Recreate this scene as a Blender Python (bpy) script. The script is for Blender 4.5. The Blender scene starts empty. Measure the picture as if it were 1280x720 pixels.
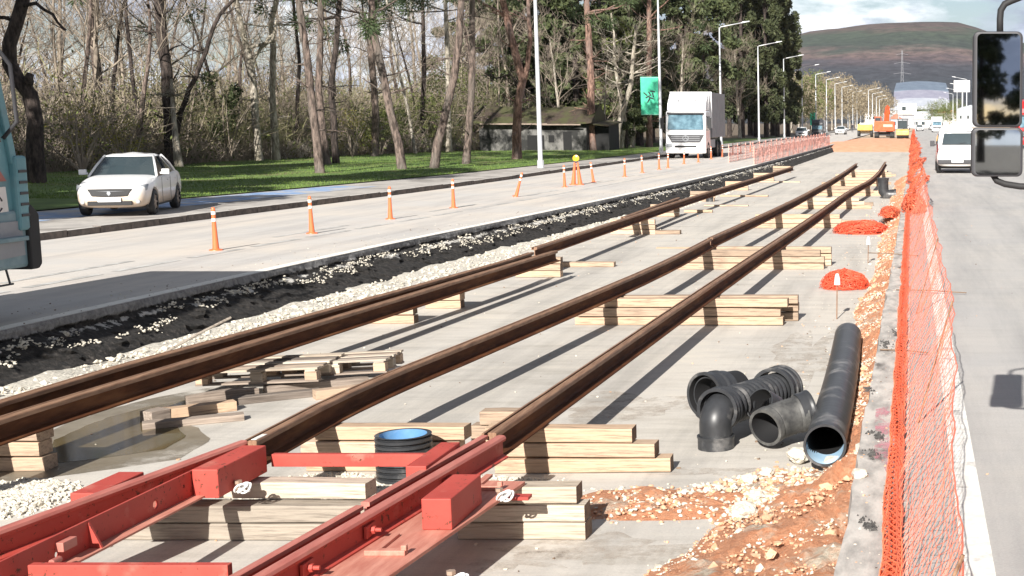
import bpy, bmesh, math, random
from mathutils import Vector, Matrix, noise
R = math.radians
rnd = random.Random(7)
sc = bpy.context.scene
col = sc.collection

# ------------------------------------------------------------------ camera
CAM_H = 2.2
FPX = 1700.0
CX, CY = 1140.0, 360.0
PITCH = math.atan(208 / 1700)
cp, sp = math.cos(PITCH), math.sin(PITCH)
FLOOR = -0.5
KERB = 0.14

def ray(px, py):
    a = (px - CX) / FPX; b = (CY - py) / FPX
    return Vector((a, cp + b * sp, -sp + b * cp))
def G(px, py, z=0.0):            # point of the picture on a level plane
    d = ray(px, py); t = (z - CAM_H) / d.z
    return Vector((d.x * t, d.y * t, z))
def D(px, py, Y):                # point of the picture at a distance
    d = ray(px, py); t = Y / d.y
    return Vector((d.x * t, Y, CAM_H + d.z * t))

cam_d = bpy.data.cameras.new('camera'); cam = bpy.data.objects.new('camera', cam_d)
col.objects.link(cam)
cam.location = (0, 0, CAM_H); cam.rotation_euler = (math.pi / 2 - PITCH, 0, 0)
cam_d.sensor_width = 36; cam_d.lens = FPX / 1280 * 36
cam_d.shift_x = (640 - CX) / 1280; cam_d.clip_end = 20000; cam_d.clip_start = 0.1
sc.camera = cam

# ------------------------------------------------------------------ materials
def newmat(name):
    m = bpy.data.materials.new(name); m.use_nodes = True
    nt = m.node_tree; b = nt.nodes['Principled BSDF']
    return m, nt, b
def N(nt, t, **kw):
    n = nt.nodes.new(t)
    for k, v in kw.items():
        if k in n.inputs: n.inputs[k].default_value = v
        else: setattr(n, k, v)
    return n
def L(nt, a, b): nt.links.new(a, b)
def c4(c): return (c[0], c[1], c[2], 1)
def ramp(nt, stops, fac):
    r = nt.nodes.new('ShaderNodeValToRGB')
    while len(r.color_ramp.elements) < len(stops): r.color_ramp.elements.new(0.5)
    for e, (p, c) in zip(r.color_ramp.elements, stops):
        e.position = p; e.color = c4(c)
    L(nt, fac, r.inputs[0]); return r
def coord(nt, scale=(1, 1, 1), rot=(0, 0, 0), kind='Object'):
    tc = nt.nodes.new('ShaderNodeTexCoord'); mp = nt.nodes.new('ShaderNodeMapping')
    mp.inputs['Scale'].default_value = scale; mp.inputs['Rotation'].default_value = rot
    L(nt, tc.outputs[kind], mp.inputs[0]); return mp.outputs[0]
def mixc(nt, fac, a, b, mode='MIX'):
    m = nt.nodes.new('ShaderNodeMix'); m.data_type = 'RGBA'; m.blend_type = mode
    for s, v in ((m.inputs[0], fac), (m.inputs[6], a), (m.inputs[7], b)):
        if isinstance(v, (int, float)): s.default_value = v
        elif isinstance(v, tuple): s.default_value = c4(v)
        else: L(nt, v, s)
    return m.outputs[2]
def bump(nt, b, h, strength=0.4, dist=0.02):
    n = nt.nodes.new('ShaderNodeBump'); n.inputs['Strength'].default_value = strength
    n.inputs['Distance'].default_value = dist; L(nt, h, n.inputs['Height']); L(nt, n.outputs[0], b.inputs['Normal'])
def noisy(name, c1, c2, scale=5, detail=6, rough=0.8, stretch=(1, 1, 1), bmp=0.3, bd=0.01, lo=0.35, hi=0.65,
          c3=None, s3=1.0, lo3=0.5, hi3=0.6, metal=0, spec=0.5, coat=0):
    m, nt, b = newmat(name)
    v = coord(nt, stretch)
    n = N(nt, 'ShaderNodeTexNoise', Scale=scale, Detail=detail, Roughness=0.65); L(nt, v, n.inputs['Vector'])
    r = ramp(nt, [(lo, c1), (hi, c2)], n.outputs['Fac']); out = r.outputs[0]
    if c3:
        n3 = N(nt, 'ShaderNodeTexNoise', Scale=s3, Detail=5, Roughness=0.6); L(nt, v, n3.inputs['Vector'])
        f = ramp(nt, [(lo3, (0, 0, 0)), (hi3, (1, 1, 1))], n3.outputs['Fac'])
        out = mixc(nt, f.outputs[0], out, c3)
    L(nt, out, b.inputs['Base Color']); b.inputs['Roughness'].default_value = rough
    b.inputs['Metallic'].default_value = metal
    b.inputs['Specular IOR Level'].default_value = spec
    b.inputs['Coat Weight'].default_value = coat
    if bmp: bump(nt, b, n.outputs['Fac'], bmp, bd)
    return m
def plain(name, c, rough=0.5, metal=0, spec=0.5, coat=0):
    return noisy(name, tuple(x * 0.86 for x in c), c, scale=3, rough=rough, bmp=0, metal=metal, spec=spec, coat=coat)

M = {}
def rust_chips(m, c=(.10, .035, .02), lo=.66, hi=.69, scale=26):
    nt = m.node_tree; b = nt.nodes['Principled BSDF']; src = b.inputs['Base Color'].links[0].from_socket
    v = coord(nt); a = N(nt, 'ShaderNodeTexNoise', Scale=scale, Detail=5, Roughness=.7); L(nt, v, a.inputs['Vector'])
    q = N(nt, 'ShaderNodeTexNoise', Scale=3.1, Detail=3); L(nt, v, q.inputs['Vector'])
    s = nt.nodes.new('ShaderNodeMath'); s.operation = 'MULTIPLY_ADD'; L(nt, q.outputs[0], s.inputs[0]); s.inputs[1].default_value = .35; 
    t = nt.nodes.new('ShaderNodeMath'); t.operation = 'SUBTRACT'; L(nt, a.outputs[0], t.inputs[0]); t.inputs[1].default_value = .13; L(nt, t.outputs[0], s.inputs[2])
    L(nt, mixc(nt, ramp(nt, [(lo, (0, 0, 0)), (hi, (1, 1, 1))], s.outputs[0]).outputs[0], src, c), b.inputs['Base Color'])
# pale worn asphalt of the carriageways
def road_mat(name, base, dark, warm, seed):
    m, nt, b = newmat(name)
    v = coord(nt)
    big = N(nt, 'ShaderNodeTexNoise', Scale=0.35, Detail=5, Roughness=0.6); L(nt, v, big.inputs['Vector'])
    vs = coord(nt, (1.6, 0.12, 1)); st = N(nt, 'ShaderNodeTexNoise', Scale=1.0, Detail=6, Roughness=0.7); L(nt, vs, st.inputs['Vector'])
    fine = N(nt, 'ShaderNodeTexNoise', Scale=60, Detail=4, Roughness=0.8); L(nt, v, fine.inputs['Vector'])
    o = mixc(nt, ramp(nt, [(0.35, (0, 0, 0)), (0.7, (1, 1, 1))], big.outputs[0]).outputs[0], base, warm)
    o = mixc(nt, ramp(nt, [(0.46 if seed != 2 else .42, (0, 0, 0)), (0.70, (0.8, 0.8, 0.8))], st.outputs[0]).outputs[0], o, dark)
    o = mixc(nt, 0.35, o, ramp(nt, [(0.3, (0.55, 0.55, 0.55)), (0.7, (1.25, 1.25, 1.25))], fine.outputs[0]).outputs[0], 'MULTIPLY')
    vx = coord(nt, (0.5, 2.2, 1)); sxn = N(nt, 'ShaderNodeTexNoise', Scale=1.3, Detail=9, Roughness=0.78); L(nt, vx, sxn.inputs['Vector'])
    o = mixc(nt, 0.5 if seed == 3 else 0.2, o, ramp(nt, [(0.34, (0.62, 0.60, 0.56)), (0.5, (1, 1, 1)), (0.66, (1.22, 1.18, 1.10))], sxn.outputs[0]).outputs[0], 'MULTIPLY')
    sp_ = N(nt, 'ShaderNodeTexNoise', Scale=9, Detail=6, Roughness=0.8); L(nt, v, sp_.inputs['Vector'])
    o = mixc(nt, ramp(nt, [(0.64, (0, 0, 0)), (0.70, (0.7, 0.7, 0.7))], sp_.outputs[0]).outputs[0], o, dark)
    L(nt, o, b.inputs['Base Color']); b.inputs['Roughness'].default_value = 0.85
    bump(nt, b, fine.outputs[0], 0.35, 0.006)
    return m
M['road'] = road_mat('pale_asphalt', (0.52, 0.50, 0.475), (0.38, 0.36, 0.345), (0.60, 0.54, 0.47), 1)
M['road_right'] = road_mat('grey_asphalt', (0.40, 0.39, 0.38), (0.29, 0.285, 0.28), (0.47, 0.445, 0.41), 2)
M['slab'] = road_mat('trench_concrete', (0.50, 0.475, 0.435), (0.35, 0.33, 0.30), (0.56, 0.52, 0.46), 3)
M['ledge'] = noisy('ledge_concrete', (0.30, 0.285, 0.265), (0.52, 0.49, 0.45), 7, 8, 0.9, (1, 0.35, 1), 0.5, 0.02, 0.38, 0.6, (0.13, 0.12, 0.11), 2.2, 0.62, 0.68)
M['pink_dust'] = noisy('pink_dust', (0.55, 0.27, 0.30), (0.46, 0.38, 0.36), 9, rough=0.95, bmp=0)
M['pave'] = noisy('pavement', (0.33, 0.31, 0.29), (0.46, 0.43, 0.39), 3, rough=0.9, c3=(0.24, 0.22, 0.2), s3=0.6)
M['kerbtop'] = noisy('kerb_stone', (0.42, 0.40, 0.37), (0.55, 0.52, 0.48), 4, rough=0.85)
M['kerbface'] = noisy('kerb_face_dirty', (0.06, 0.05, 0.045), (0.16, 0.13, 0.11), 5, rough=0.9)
M['blue_paint'] = noisy('worn_blue_paint', (0.16, 0.27, 0.48), (0.26, 0.38, 0.58), 3, rough=0.7, c3=(0.42, 0.42, 0.43), s3=1.0, lo3=0.45, hi3=0.56)
M['white_line'] = noisy('worn_white_paint', (0.62, 0.60, 0.55), (0.8, 0.79, 0.75), 8, rough=0.7, c3=(0.36, 0.34, 0.32), s3=2.5, lo3=0.58, hi3=0.66)
M['faint_line'] = noisy('faded_white_paint', (0.42, 0.41, 0.39), (0.6, 0.59, 0.56), 8, rough=0.7, c3=(0.34, 0.33, 0.31), s3=2.5, lo3=0.42, hi3=0.6)
M['edge_paint'] = noisy('edge_pale_strip', (0.72, 0.69, 0.62), (0.86, 0.83, 0.76), 5, rough=0.8)
M['grass'] = noisy('lawn_grass', (0.06, 0.115, 0.020), (0.115, 0.19, 0.035), 1.2, 8, 0.9, (1, 0.6, 1), 0.6, 0.05, 0.35, 0.65, (0.15, 0.14, 0.055), 0.5, 0.50, 0.66)
M['blade'] = noisy('grass_blade', (0.07, 0.13, 0.022), (0.16, 0.23, 0.045), 0.6, rough=0.8, bmp=0)
M['soil'] = noisy('leaf_litter', (0.07, 0.05, 0.03), (0.16, 0.115, 0.07), 2, rough=1)
M['orange_soil'] = noisy('orange_soil', (0.60, 0.23, 0.11), (0.74, 0.37, 0.21), 9, 8, 0.95, bmp=0.9, bd=0.04, c3=(0.62, 0.45, 0.33), s3=5, lo3=0.55, hi3=0.68)
M['orange_flat'] = noisy('orange_earth', (0.62, 0.27, 0.15), (0.74, 0.40, 0.25), 1.5, 8, 0.95, bmp=0.6, bd=0.1)
M['tan_soil'] = noisy('tan_dust', (0.42, 0.33, 0.24), (0.56, 0.48, 0.37), 5, 8, 0.95, bmp=0.8, bd=0.03, c3=(0.55, 0.27, 0.14), s3=2.5, lo3=0.52, hi3=0.62)
M['stone'] = noisy('limestone', (0.44, 0.40, 0.33), (0.66, 0.62, 0.53), 14, rough=0.9, bmp=0.4)
M['stone_o'] = noisy('stone_orange', (0.50, 0.27, 0.15), (0.64, 0.42, 0.28), 14, rough=0.9, bmp=0.4)
M['gravel_bed'] = noisy('gravel_bed', (0.40, 0.37, 0.31), (0.70, 0.66, 0.58), 30, 4, 0.95, bmp=1.0, bd=0.03)
M['timber'] = noisy('sawn_timber', (0.46, 0.34, 0.245), (0.66, 0.53, 0.41), 3.3, 8, 0.8, (0.8, 8, 14), 0.7, 0.008, 0.3, 0.7, (0.22, 0.155, 0.115), 3.2, 0.47, 0.68)
M['timber_pale'] = noisy('pale_timber', (0.44, 0.39, 0.33), (0.62, 0.57, 0.49), 3.3, 8, 0.8, (0.8, 8, 14), 0.7, 0.008, 0.3, 0.7, (0.22, 0.185, 0.155), 3.2, 0.47, 0.68)
M['timber_old'] = noisy('weathered_timber', (0.16, 0.13, 0.11), (0.38, 0.33, 0.29), 5, 7, 0.9, (0.6, 9, 12), 0.4, 0.006)
for _k in ('timber', 'timber_pale', 'timber_old'):      # every board has its own tone
    _m = M[_k]; _nt = _m.node_tree; _b = _nt.nodes['Principled BSDF']; _src = _b.inputs['Base Color'].links[0].from_socket
    _oi = _nt.nodes.new('ShaderNodeObjectInfo'); _r = ramp(_nt, [(0, (.52, .50, .48)), (.3, (.80, .76, .72)), (.65, (.92, .84, .75)), (1, (1.04, 1.02, 1.0))], _oi.outputs['Random'])
    L(_nt, mixc(_nt, 1.0, _src, _r.outputs[0], 'MULTIPLY'), _b.inputs['Base Color'])
M['endgrain'] = noisy('wet_timber_end', (0.10, 0.07, 0.05), (0.26, 0.18, 0.12), 10, rough=0.85)
# rusty rail
M['rust'] = noisy('rusty_rail_web', (0.045, 0.016, 0.007), (0.11, 0.040, 0.016), 6, 7, 0.75, (3, 0.5, 3), 0.3, 0.004, 0.3, 0.7, (0.17, 0.075, 0.032), 1.8, 0.52, 0.7, spec=.15)
M['rust_head'] = noisy('rail_head', (0.13, 0.06, 0.03), (0.34, 0.20, 0.12), 8, 6, 0.6, (6, 0.4, 3), 0.2, 0.002, 0.3, 0.7)
M['red'] = noisy('red_primer', (0.36, 0.048, 0.036), (0.46, 0.075, 0.055), 2.5, 8, 0.62, (1, 1, 1), 0.25, 0.003, 0.3, 0.7, (0.52, 0.20, 0.15), 4, 0.58, 0.80, spec=.35)
rust_chips(M['red'])
M['red_worn'] = noisy('red_primer_worn', (0.36, 0.10, 0.078), (0.50, 0.19, 0.15), 5, 7, 0.6, (4, 0.5, 3), 0.2, 0.002, 0.3, 0.7, (0.30, 0.13, 0.09), 3, 0.6, 0.75)
M['red_foot'] = noisy('red_foot_dusty', (0.40, 0.14, 0.10), (0.54, 0.25, 0.185), 5, 7, 0.7, (4, 0.6, 3), 0.15, 0.002)
M['steel'] = plain('bolt_steel', (0.45, 0.33, 0.25), 0.5, 0.4)
M['rope'] = plain('white_rope', (0.75, 0.74, 0.72), 0.8)
M['hdpe'] = noisy('black_plastic_pipe', (0.022, 0.023, 0.025), (0.04, 0.042, 0.046), 7, 6, 0.42, (1, 1, 1), 0.08, 0.004, 0.3, 0.7, (0.24, 0.23, 0.22), 4, 0.54, 0.80)
M['hdpe_in'] = plain('black_pipe_inside_and_shade', (0.012, 0.012, 0.013), 0.7)  # also stands in for shade inside the blue lined drain pipe
M['blue_in'] = noisy('blue_pipe_lining', (0.10, 0.24, 0.44), (0.17, 0.33, 0.54), 4, rough=0.45, bmp=0, c3=(0.45, 0.50, 0.55), s3=5, lo3=0.55, hi3=0.75)
M['lightblue_in_lit'] = noisy('pale_blue_pipe_lining_lit', (0.36, 0.56, 0.74), (0.50, 0.68, 0.82), 5, rough=0.5, bmp=0)
M['net'] = plain('orange_safety_net', (0.84, 0.19, 0.09), 0.55); M['net_thin'] = plain('sunbleached_orange_net', (0.80, 0.22, 0.14), 0.6)
M['net_pale'] = plain('faded_safety_net', (0.86, 0.42, 0.34), 0.6)
M['net_red'] = plain('red_safety_net', (0.84, 0.13, 0.065), 0.5)
M['post'] = plain('orange_post', (0.80, 0.17, 0.06), 0.45)
M['postwhite'] = plain('reflective_white', (0.80, 0.76, 0.72), 0.4)
M['galv'] = noisy('galvanised_steel', (0.50, 0.52, 0.54), (0.62, 0.64, 0.66), 3, rough=0.45, bmp=0, metal=0.3)
M['carwhite'] = noisy('white_car_paint', (0.76, 0.76, 0.76), (0.82, 0.82, 0.82), 2, rough=0.3, bmp=0, coat=0.6)
M['mud'] = noisy('tan_mud_film', (0.55, 0.40, 0.27), (0.72, 0.60, 0.48), 3, rough=0.8, bmp=0)
M['glass'] = plain('dark_window_glass', (0.035, 0.05, 0.055), 0.06, 0, 0.9)
M['black'] = plain('black_rubber', (0.02, 0.02, 0.021), 0.7)
M['dark'] = plain('dark_plastic', (0.045, 0.045, 0.05), 0.5)
M['rim'] = noisy('dusty_wheel', (0.20, 0.155, 0.12), (0.36, 0.30, 0.25), 5, rough=0.6, bmp=0)
M['grey'] = plain('grey_metal', (0.30, 0.31, 0.33), 0.5)
M['truckside'] = noisy('grey_tarpaulin', (0.17, 0.17, 0.18), (0.23, 0.23, 0.24), 1.5, rough=0.6, bmp=0.1)
M['lens'] = plain('headlight_lens', (0.36, 0.38, 0.40), 0.12, 0, 0.8)
M['redlamp'] = plain('red_lamp', (0.45, 0.02, 0.02), 0.25)
M['turq'] = noisy('turquoise_paint', (0.10, 0.25, 0.29), (0.15, 0.33, 0.37), 3, rough=0.45, bmp=0, c3=(0.16, 0.25, 0.27), s3=2, lo3=0.5, hi3=0.7)
M['turq_grey'] = noisy('dusty_turquoise', (0.15, 0.24, 0.27), (0.24, 0.33, 0.36), 4, rough=0.6, bmp=0)
M['orange_paint'] = noisy('orange_machine_paint', (0.55, 0.075, 0.02), (0.66, 0.12, 0.035), 2, rough=0.45, bmp=0)
M['yellow'] = noisy('yellow_machine_paint', (0.62, 0.42, 0.10), (0.72, 0.52, 0.18), 2, rough=0.5, bmp=0)
M['amber'] = plain('amber_lamp', (0.9, 0.45, 0.03), 0.3)
M['green_banner'] = noisy('green_banner', (0.03, 0.42, 0.24), (0.05, 0.50, 0.30), 2, rough=0.6, bmp=0)
M['white'] = plain('white_panel', (0.8, 0.8, 0.8), 0.5)
M['skin'] = plain('skin', (0.45, 0.28, 0.2), 0.6)
M['cloth_dark'] = plain('dark_cloth', (0.03, 0.03, 0.04), 0.9)
M['cloth_vest'] = plain('yellow_vest', (0.65, 0.7, 0.05), 0.8)
M['mirror'] = plain('mirror_glass', (0.42, 0.46, 0.5), 0.02, 1.0)
def bark(name, c1, c2, moss=None):
    return noisy(name, tuple(x * .6 for x in c1), c2, 4.5, 8, 0.95, (2, 2, 0.55), 1.0, 0.12, 0.42, 0.62, moss, 0.6, 0.5, 0.65)
M['bark_dark'] = bark('dark_bark', (0.035, 0.026, 0.022), (0.09, 0.068, 0.058))
M['bark_pine'] = bark('pine_bark', (0.10, 0.075, 0.062), (0.24, 0.18, 0.15), (0.16, 0.14, 0.12))
M['bark_red'] = bark('red_pine_bark', (0.17, 0.095, 0.07), (0.34, 0.21, 0.16), (0.2, 0.15, 0.13))
M['bark_pale'] = bark('pale_bark', (0.32, 0.28, 0.22), (0.55, 0.50, 0.42), (0.30, 0.27, 0.2))
M['twig'] = noisy('twigs', (0.18, 0.145, 0.115), (0.36, 0.305, 0.24), 1, rough=0.95, bmp=0)
M['twig_tan'] = noisy('tan_twigs', (0.21, 0.175, 0.115), (0.37, 0.32, 0.21), 0.7, rough=0.95, bmp=0, c3=(0.27, 0.27, 0.12), s3=0.25, lo3=0.48, hi3=0.62)
def leafmat(name, a, b_, s=1.2):
    m = noisy(name, a, b_, s, rough=0.75, bmp=0, lo=0.3, hi=0.7)
    return m
M['needle'] = leafmat('pine_needles', (0.022, 0.045, 0.014), (0.065, 0.09, 0.03))
M['leaf_dark'] = leafmat('dark_foliage', (0.026, 0.042, 0.014), (0.085, 0.10, 0.034))
M['leaf_olive'] = leafmat('olive_foliage', (0.06, 0.085, 0.018), (0.15, 0.17, 0.04))
M['leaf_yellow'] = leafmat('yellow_green_foliage', (0.20, 0.18, 0.035), (0.32, 0.28, 0.06))
M['leaf_cypress'] = leafmat('cypress_foliage', (0.020, 0.031, 0.010), (0.065, 0.074, 0.026))
M['leaf_autumn'] = leafmat('brownish_foliage', (0.17, 0.135, 0.085), (0.30, 0.25, 0.165), 0.5)
M['plaster'] = noisy('mouldy_plaster', (0.02, 0.02, 0.019), (0.17, 0.165, 0.155), 1.1, 8, 0.9, (1, 1, 0.8), 0.2, 0.01, 0.44, 0.62)
M['moss_roof'] = noisy('mossy_tiles', (0.032, 0.022, 0.016), (0.066, 0.048, 0.032), 4, rough=0.95, c3=(0.055, 0.058, 0.02), s3=0.8, lo3=0.45, hi3=0.6)
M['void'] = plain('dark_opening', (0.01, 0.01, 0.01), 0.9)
# ------------------------------------------------------------------ mesh builder
class MB:
    def __init__(s): s.v = []; s.f = []; s.m = []; s.cur = 0
    def add(s, vs, fs, mi=None):
        o = len(s.v); s.v.extend([tuple(p) for p in vs])
        for f in fs: s.f.append(tuple(i + o for i in f)); s.m.append(s.cur if mi is None else mi)
        return s
    def box(s, c, size, rot=None, mi=None, taper=(1, 1)):
        hx, hy, hz = size[0] / 2, size[1] / 2, size[2] / 2
        vs = []
        for z, t in ((-hz, (1, 1)), (hz, taper)):
            for x, y in ((-hx, -hy), (hx, -hy), (hx, hy), (-hx, hy)):
                p = Vector((x * t[0], y * t[1], z))
                if rot is not None: p = rot @ p
                vs.append(p + Vector(c))
        return s.add(vs, [(3, 2, 1, 0), (4, 5, 6, 7), (0, 1, 5, 4), (1, 2, 6, 5), (2, 3, 7, 6), (3, 0, 4, 7)], mi)
    def tube(s, pts, rad, seg=8, caps=True, mi=None, flat=1.0):
        pts = [Vector(p) for p in pts]; n = len(pts)
        if isinstance(rad, (int, float)): rad = [rad] * n
        vs = []; up = Vector((0, 0, 1)); prev = None
        for i, p in enumerate(pts):
            t = (pts[min(i + 1, n - 1)] - pts[max(i - 1, 0)])
            if t.length < 1e-9: t = Vector((0, 0, 1))
            t.normalize()
            if prev is None:
                a = t.cross(up)
                if a.length < 0.15: a = t.cross(Vector((0, 1, 0)))
            else:
                a = prev - t * prev.dot(t)
                if a.length < 1e-6: a = t.cross(up)
            a.normalize(); prev = a; b = t.cross(a)
            for k in range(seg):
                q = 2 * math.pi * k / seg
                vs.append(p + (a * math.cos(q) + b * math.sin(q) * flat) * rad[i])
        fs = []
        for i in range(n - 1):
            for k in range(seg):
                k2 = (k + 1) % seg
                fs.append((i * seg + k, i * seg + k2, (i + 1) * seg + k2, (i + 1) * seg + k))
        if caps:
            fs.append(tuple(range(seg))[::-1]); fs.append(tuple((n - 1) * seg + k for k in range(seg)))
        return s.add(vs, fs, mi)
    def grid(s, rows, mi=None, closed=False, flip=False):
        nr, nc = len(rows), len(rows[0]); vs = [p for r in rows for p in r]; fs = []
        for i in range(nr - 1):
            for j in range(nc if closed else nc - 1):
                j2 = (j + 1) % nc
                f = (i * nc + j, i * nc + j2, (i + 1) * nc + j2, (i + 1) * nc + j)
                fs.append(f[::-1] if flip else f)
        return s.add(vs, fs, mi)
    def poly(s, pts, mi=None): return s.add(pts, [tuple(range(len(pts)))], mi)
    def prism(s, prof, axis, a, b, mi=None):     # closed profile of 2D points extruded along an axis
        n = len(prof)
        def mk(t, p):
            return {'x': (t, p[0], p[1]), 'y': (p[0], t, p[1]), 'z': (p[0], p[1], t)}[axis]
        vs = [mk(a, p) for p in prof] + [mk(b, p) for p in prof]
        fs = [tuple(range(n)), tuple(range(2 * n - 1, n - 1, -1))] + [(i, i + n, (i + 1) % n + n, (i + 1) % n) for i in range(n)]
        return s.add(vs, fs, mi)
    def build(s, name, mats, parent=None, loc=None, smooth=False, bevel=0, recalc=False, subd=0, auto=None):
        me = bpy.data.meshes.new(name); me.from_pydata(s.v, [], s.f)
        if not isinstance(mats, (list, tuple)): mats = [mats]
        for m in mats: me.materials.append(M[m] if isinstance(m, str) else m)
        if len(mats) > 1: me.polygons.foreach_set('material_index', s.m)
        if recalc:
            bm = bmesh.new(); bm.from_mesh(me); bmesh.ops.remove_doubles(bm, verts=bm.verts, dist=1e-5)
            bmesh.ops.recalc_face_normals(bm, faces=bm.faces); bm.to_mesh(me); bm.free()
        if smooth: me.polygons.foreach_set('use_smooth', [True] * len(me.polygons))
        me.update()
        o = bpy.data.objects.new(name, me); col.objects.link(o)
        if parent: o.parent = parent
        if loc is not None: o.location = loc
        if bevel:
            b = o.modifiers.new('bevel', 'BEVEL'); b.width = bevel; b.segments = 2; b.limit_method = 'ANGLE'
        if subd:
            b = o.modifiers.new('sub', 'SUBSURF'); b.levels = subd; b.render_levels = subd
        if auto is not None:
            me.polygons.foreach_set('use_smooth', [True] * len(me.polygons))
            bm = bmesh.new(); bm.from_mesh(me)
            for e in bm.edges:
                if len(e.link_faces) == 2 and e.calc_face_angle(0) > auto: e.smooth = False
            bm.to_mesh(me); bm.free()
        return o
def thing(name, label, cat, loc=(0, 0, 0), rz=0, group=None):
    o = bpy.data.objects.new(name, None); col.objects.link(o); o.empty_display_size = 0.2
    o.location = loc; o.rotation_euler = (0, 0, rz); o['label'] = label; o['category'] = cat
    if group: o['group'] = group
    return o
def tag(o, label, cat, group=None):
    o['label'] = label; o['category'] = cat
    if group: o['group'] = group
    return o
def struct(o): o['kind'] = 'structure'; return o
def stuff(o, label, cat): o['kind'] = 'stuff'; o['label'] = label; o['category'] = cat; return o
def dup(root, loc, rz=0, label=None, group=None, scale=None, cat=None):
    r = root.copy(); col.objects.link(r); r.location = loc; r.rotation_euler = (0, 0, rz)
    if label: r['label'] = label
    if cat: r['category'] = cat
    if group: r['group'] = group
    if scale: r.scale = scale if hasattr(scale, '__len__') else (scale,) * 3
    for ch in list(root.children):
        c = ch.copy(); col.objects.link(c); c.parent = r
        for g in ch.children:
            d = g.copy(); col.objects.link(d); d.parent = c
    return r
def interp(poly, y):             # x of a polyline [(Y, X)] at Y
    if y <= poly[0][0]:
        a, b = poly[0], poly[1]
    elif y >= poly[-1][0]:
        a, b = poly[-2], poly[-1]
    else:
        for a, b in zip(poly, poly[1:]):
            if a[0] <= y <= b[0]: break
    t = (y - a[0]) / (b[0] - a[0]); return a[1] + (b[1] - a[1]) * t
def pl(pxs, z=0.0):
    r = sorted((G(x, y, z).y, G(x, y, z).x) for x, y in pxs)
    return r
def smoothp(poly, k=2):
    for _ in range(k):
        q = [poly[0]]
        for a, b in zip(poly, poly[1:]):
            q.append((a[0] * .75 + b[0] * .25, a[1] * .75 + b[1] * .25)); q.append((a[0] * .25 + b[0] * .75, a[1] * .25 + b[1] * .75))
        q.append(poly[-1]); poly = q
    return poly
def fbm(x, y, z=0.0, o=4):
    return noise.fractal(Vector((x, y, z)), 1.0, 2.0, o)
# ------------------------------------------------------------------ the setting
TL = smoothp([(-6, -9.95), (14, -9.66), (24, -9.5), (31, -9.05), (45, -8.45), (69, -7.95), (95, -7.75), (127, -7.6)])
KL = smoothp([(-30, -17.9), (10, -16.8), (26, -16.2), (43, -15.45), (60, -15.35), (100, -15.6), (700, -15.6)])
GE = smoothp([(-30, -21.5), (20, -21.0), (31, -20.5), (40, -19.2), (59, -17.75), (93, -17.5), (700, -17.5)])
WL = [(-60, -34), (40, -34), (57, -35.5), (75, -35.5), (92, -33), (127, -25), (180, -24), (700, -24)]
TR = [(-6, -0.40), (6.4, -0.37), (22, -0.30), (60, -0.18), (127, -0.07)]

def sheet(name, fa, fb, ys, z, mat, na=2, kind=True, zf=None):
    mb = MB(); rows = []
    for y in ys:
        a, b = fa(y), fb(y)
        rows.append([(a + (b - a) * i / (na - 1), y, z if zf is None else zf(a + (b - a) * i / (na - 1), y)) for i in range(na)])
    mb.grid(rows, flip=True)
    o = mb.build(name, mat)
    return struct(o) if kind else o
def frange(a, b, s):
    r = []; x = a
    while x < b: r.append(x); x += s
    r.append(b); return r
def px_(p): return lambda y: interp(p, y)
# base terrain to the horizon
mb = MB(); mb.grid([[(-5400, -150, -0.62), (5400, -150, -0.62)], [(-5400, 5400, -0.62), (5400, 5400, -0.62)]], flip=True)
struct(mb.build('ground', 'soil'))
ysr = frange(-40, 130, 2) + [140, 170, 220, 300, 450, 700]
# left carriageway, its edge broken out above the trench
struct_road = sheet('road', px_(KL), lambda y: interp(TL, y) if y < 127 else -7.6, ysr, 0.0, 'road')
mb = MB()
for a, b in zip(ysr[:-1], ysr[1:]):
    if b > 127: break
    q = lambda y, o: interp(TL, y) + o
    w = 0.20
    mb.poly([(q(a, -w), a, .004), (q(a, -.012), a, .004), (q(b, -.012), b, .004), (q(b, -w), b, .004)])
struct(mb.build('road_edge_strip', 'edge_paint'))
# faded lane marks on the left carriageway
mb = MB()
for k in range(14):
    y0 = 18.5 + k * 7.5
    x0 = interp(KL, y0) * .42 + interp(TL, y0) * .58; x1 = interp(KL, y0 + 3) * .42 + interp(TL, y0 + 3) * .58
    mb.poly([(x0 - .06, y0, .004), (x0 + .06, y0, .004), (x1 + .06, y0 + 3, .004), (x1 - .06, y0 + 3, .004)])
y = 14
while y < 60:
    for off, w in ((-2.32, .07),):
        x0 = interp(TL, y) + off + .1; x1 = interp(TL, y + 2) + off + .1
        mb.poly([(x0 - w, y, .004), (x0 + w, y, .004), (x1 + w, y + 1.6, .004), (x1 - w, y + 1.6, .004)])
    y += 2.0
struct(mb.build('road_marking', 'faint_line'))
# kerb and pavement
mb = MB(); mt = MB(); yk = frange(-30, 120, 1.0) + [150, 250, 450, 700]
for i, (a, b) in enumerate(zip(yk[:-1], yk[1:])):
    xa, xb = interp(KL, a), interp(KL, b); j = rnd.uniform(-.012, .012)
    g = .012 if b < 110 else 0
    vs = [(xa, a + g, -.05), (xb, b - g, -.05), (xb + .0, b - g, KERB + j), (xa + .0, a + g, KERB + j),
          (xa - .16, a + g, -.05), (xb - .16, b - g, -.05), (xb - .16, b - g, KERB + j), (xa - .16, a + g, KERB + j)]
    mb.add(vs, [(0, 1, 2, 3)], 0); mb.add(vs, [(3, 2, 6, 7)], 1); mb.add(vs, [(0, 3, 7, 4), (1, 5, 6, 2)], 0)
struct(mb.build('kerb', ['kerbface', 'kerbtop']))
sheet('pavement', lambda y: interp(GE, y) - .1, lambda y: interp(KL, y) - .15, yk, KERB - .012, 'pave')
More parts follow.
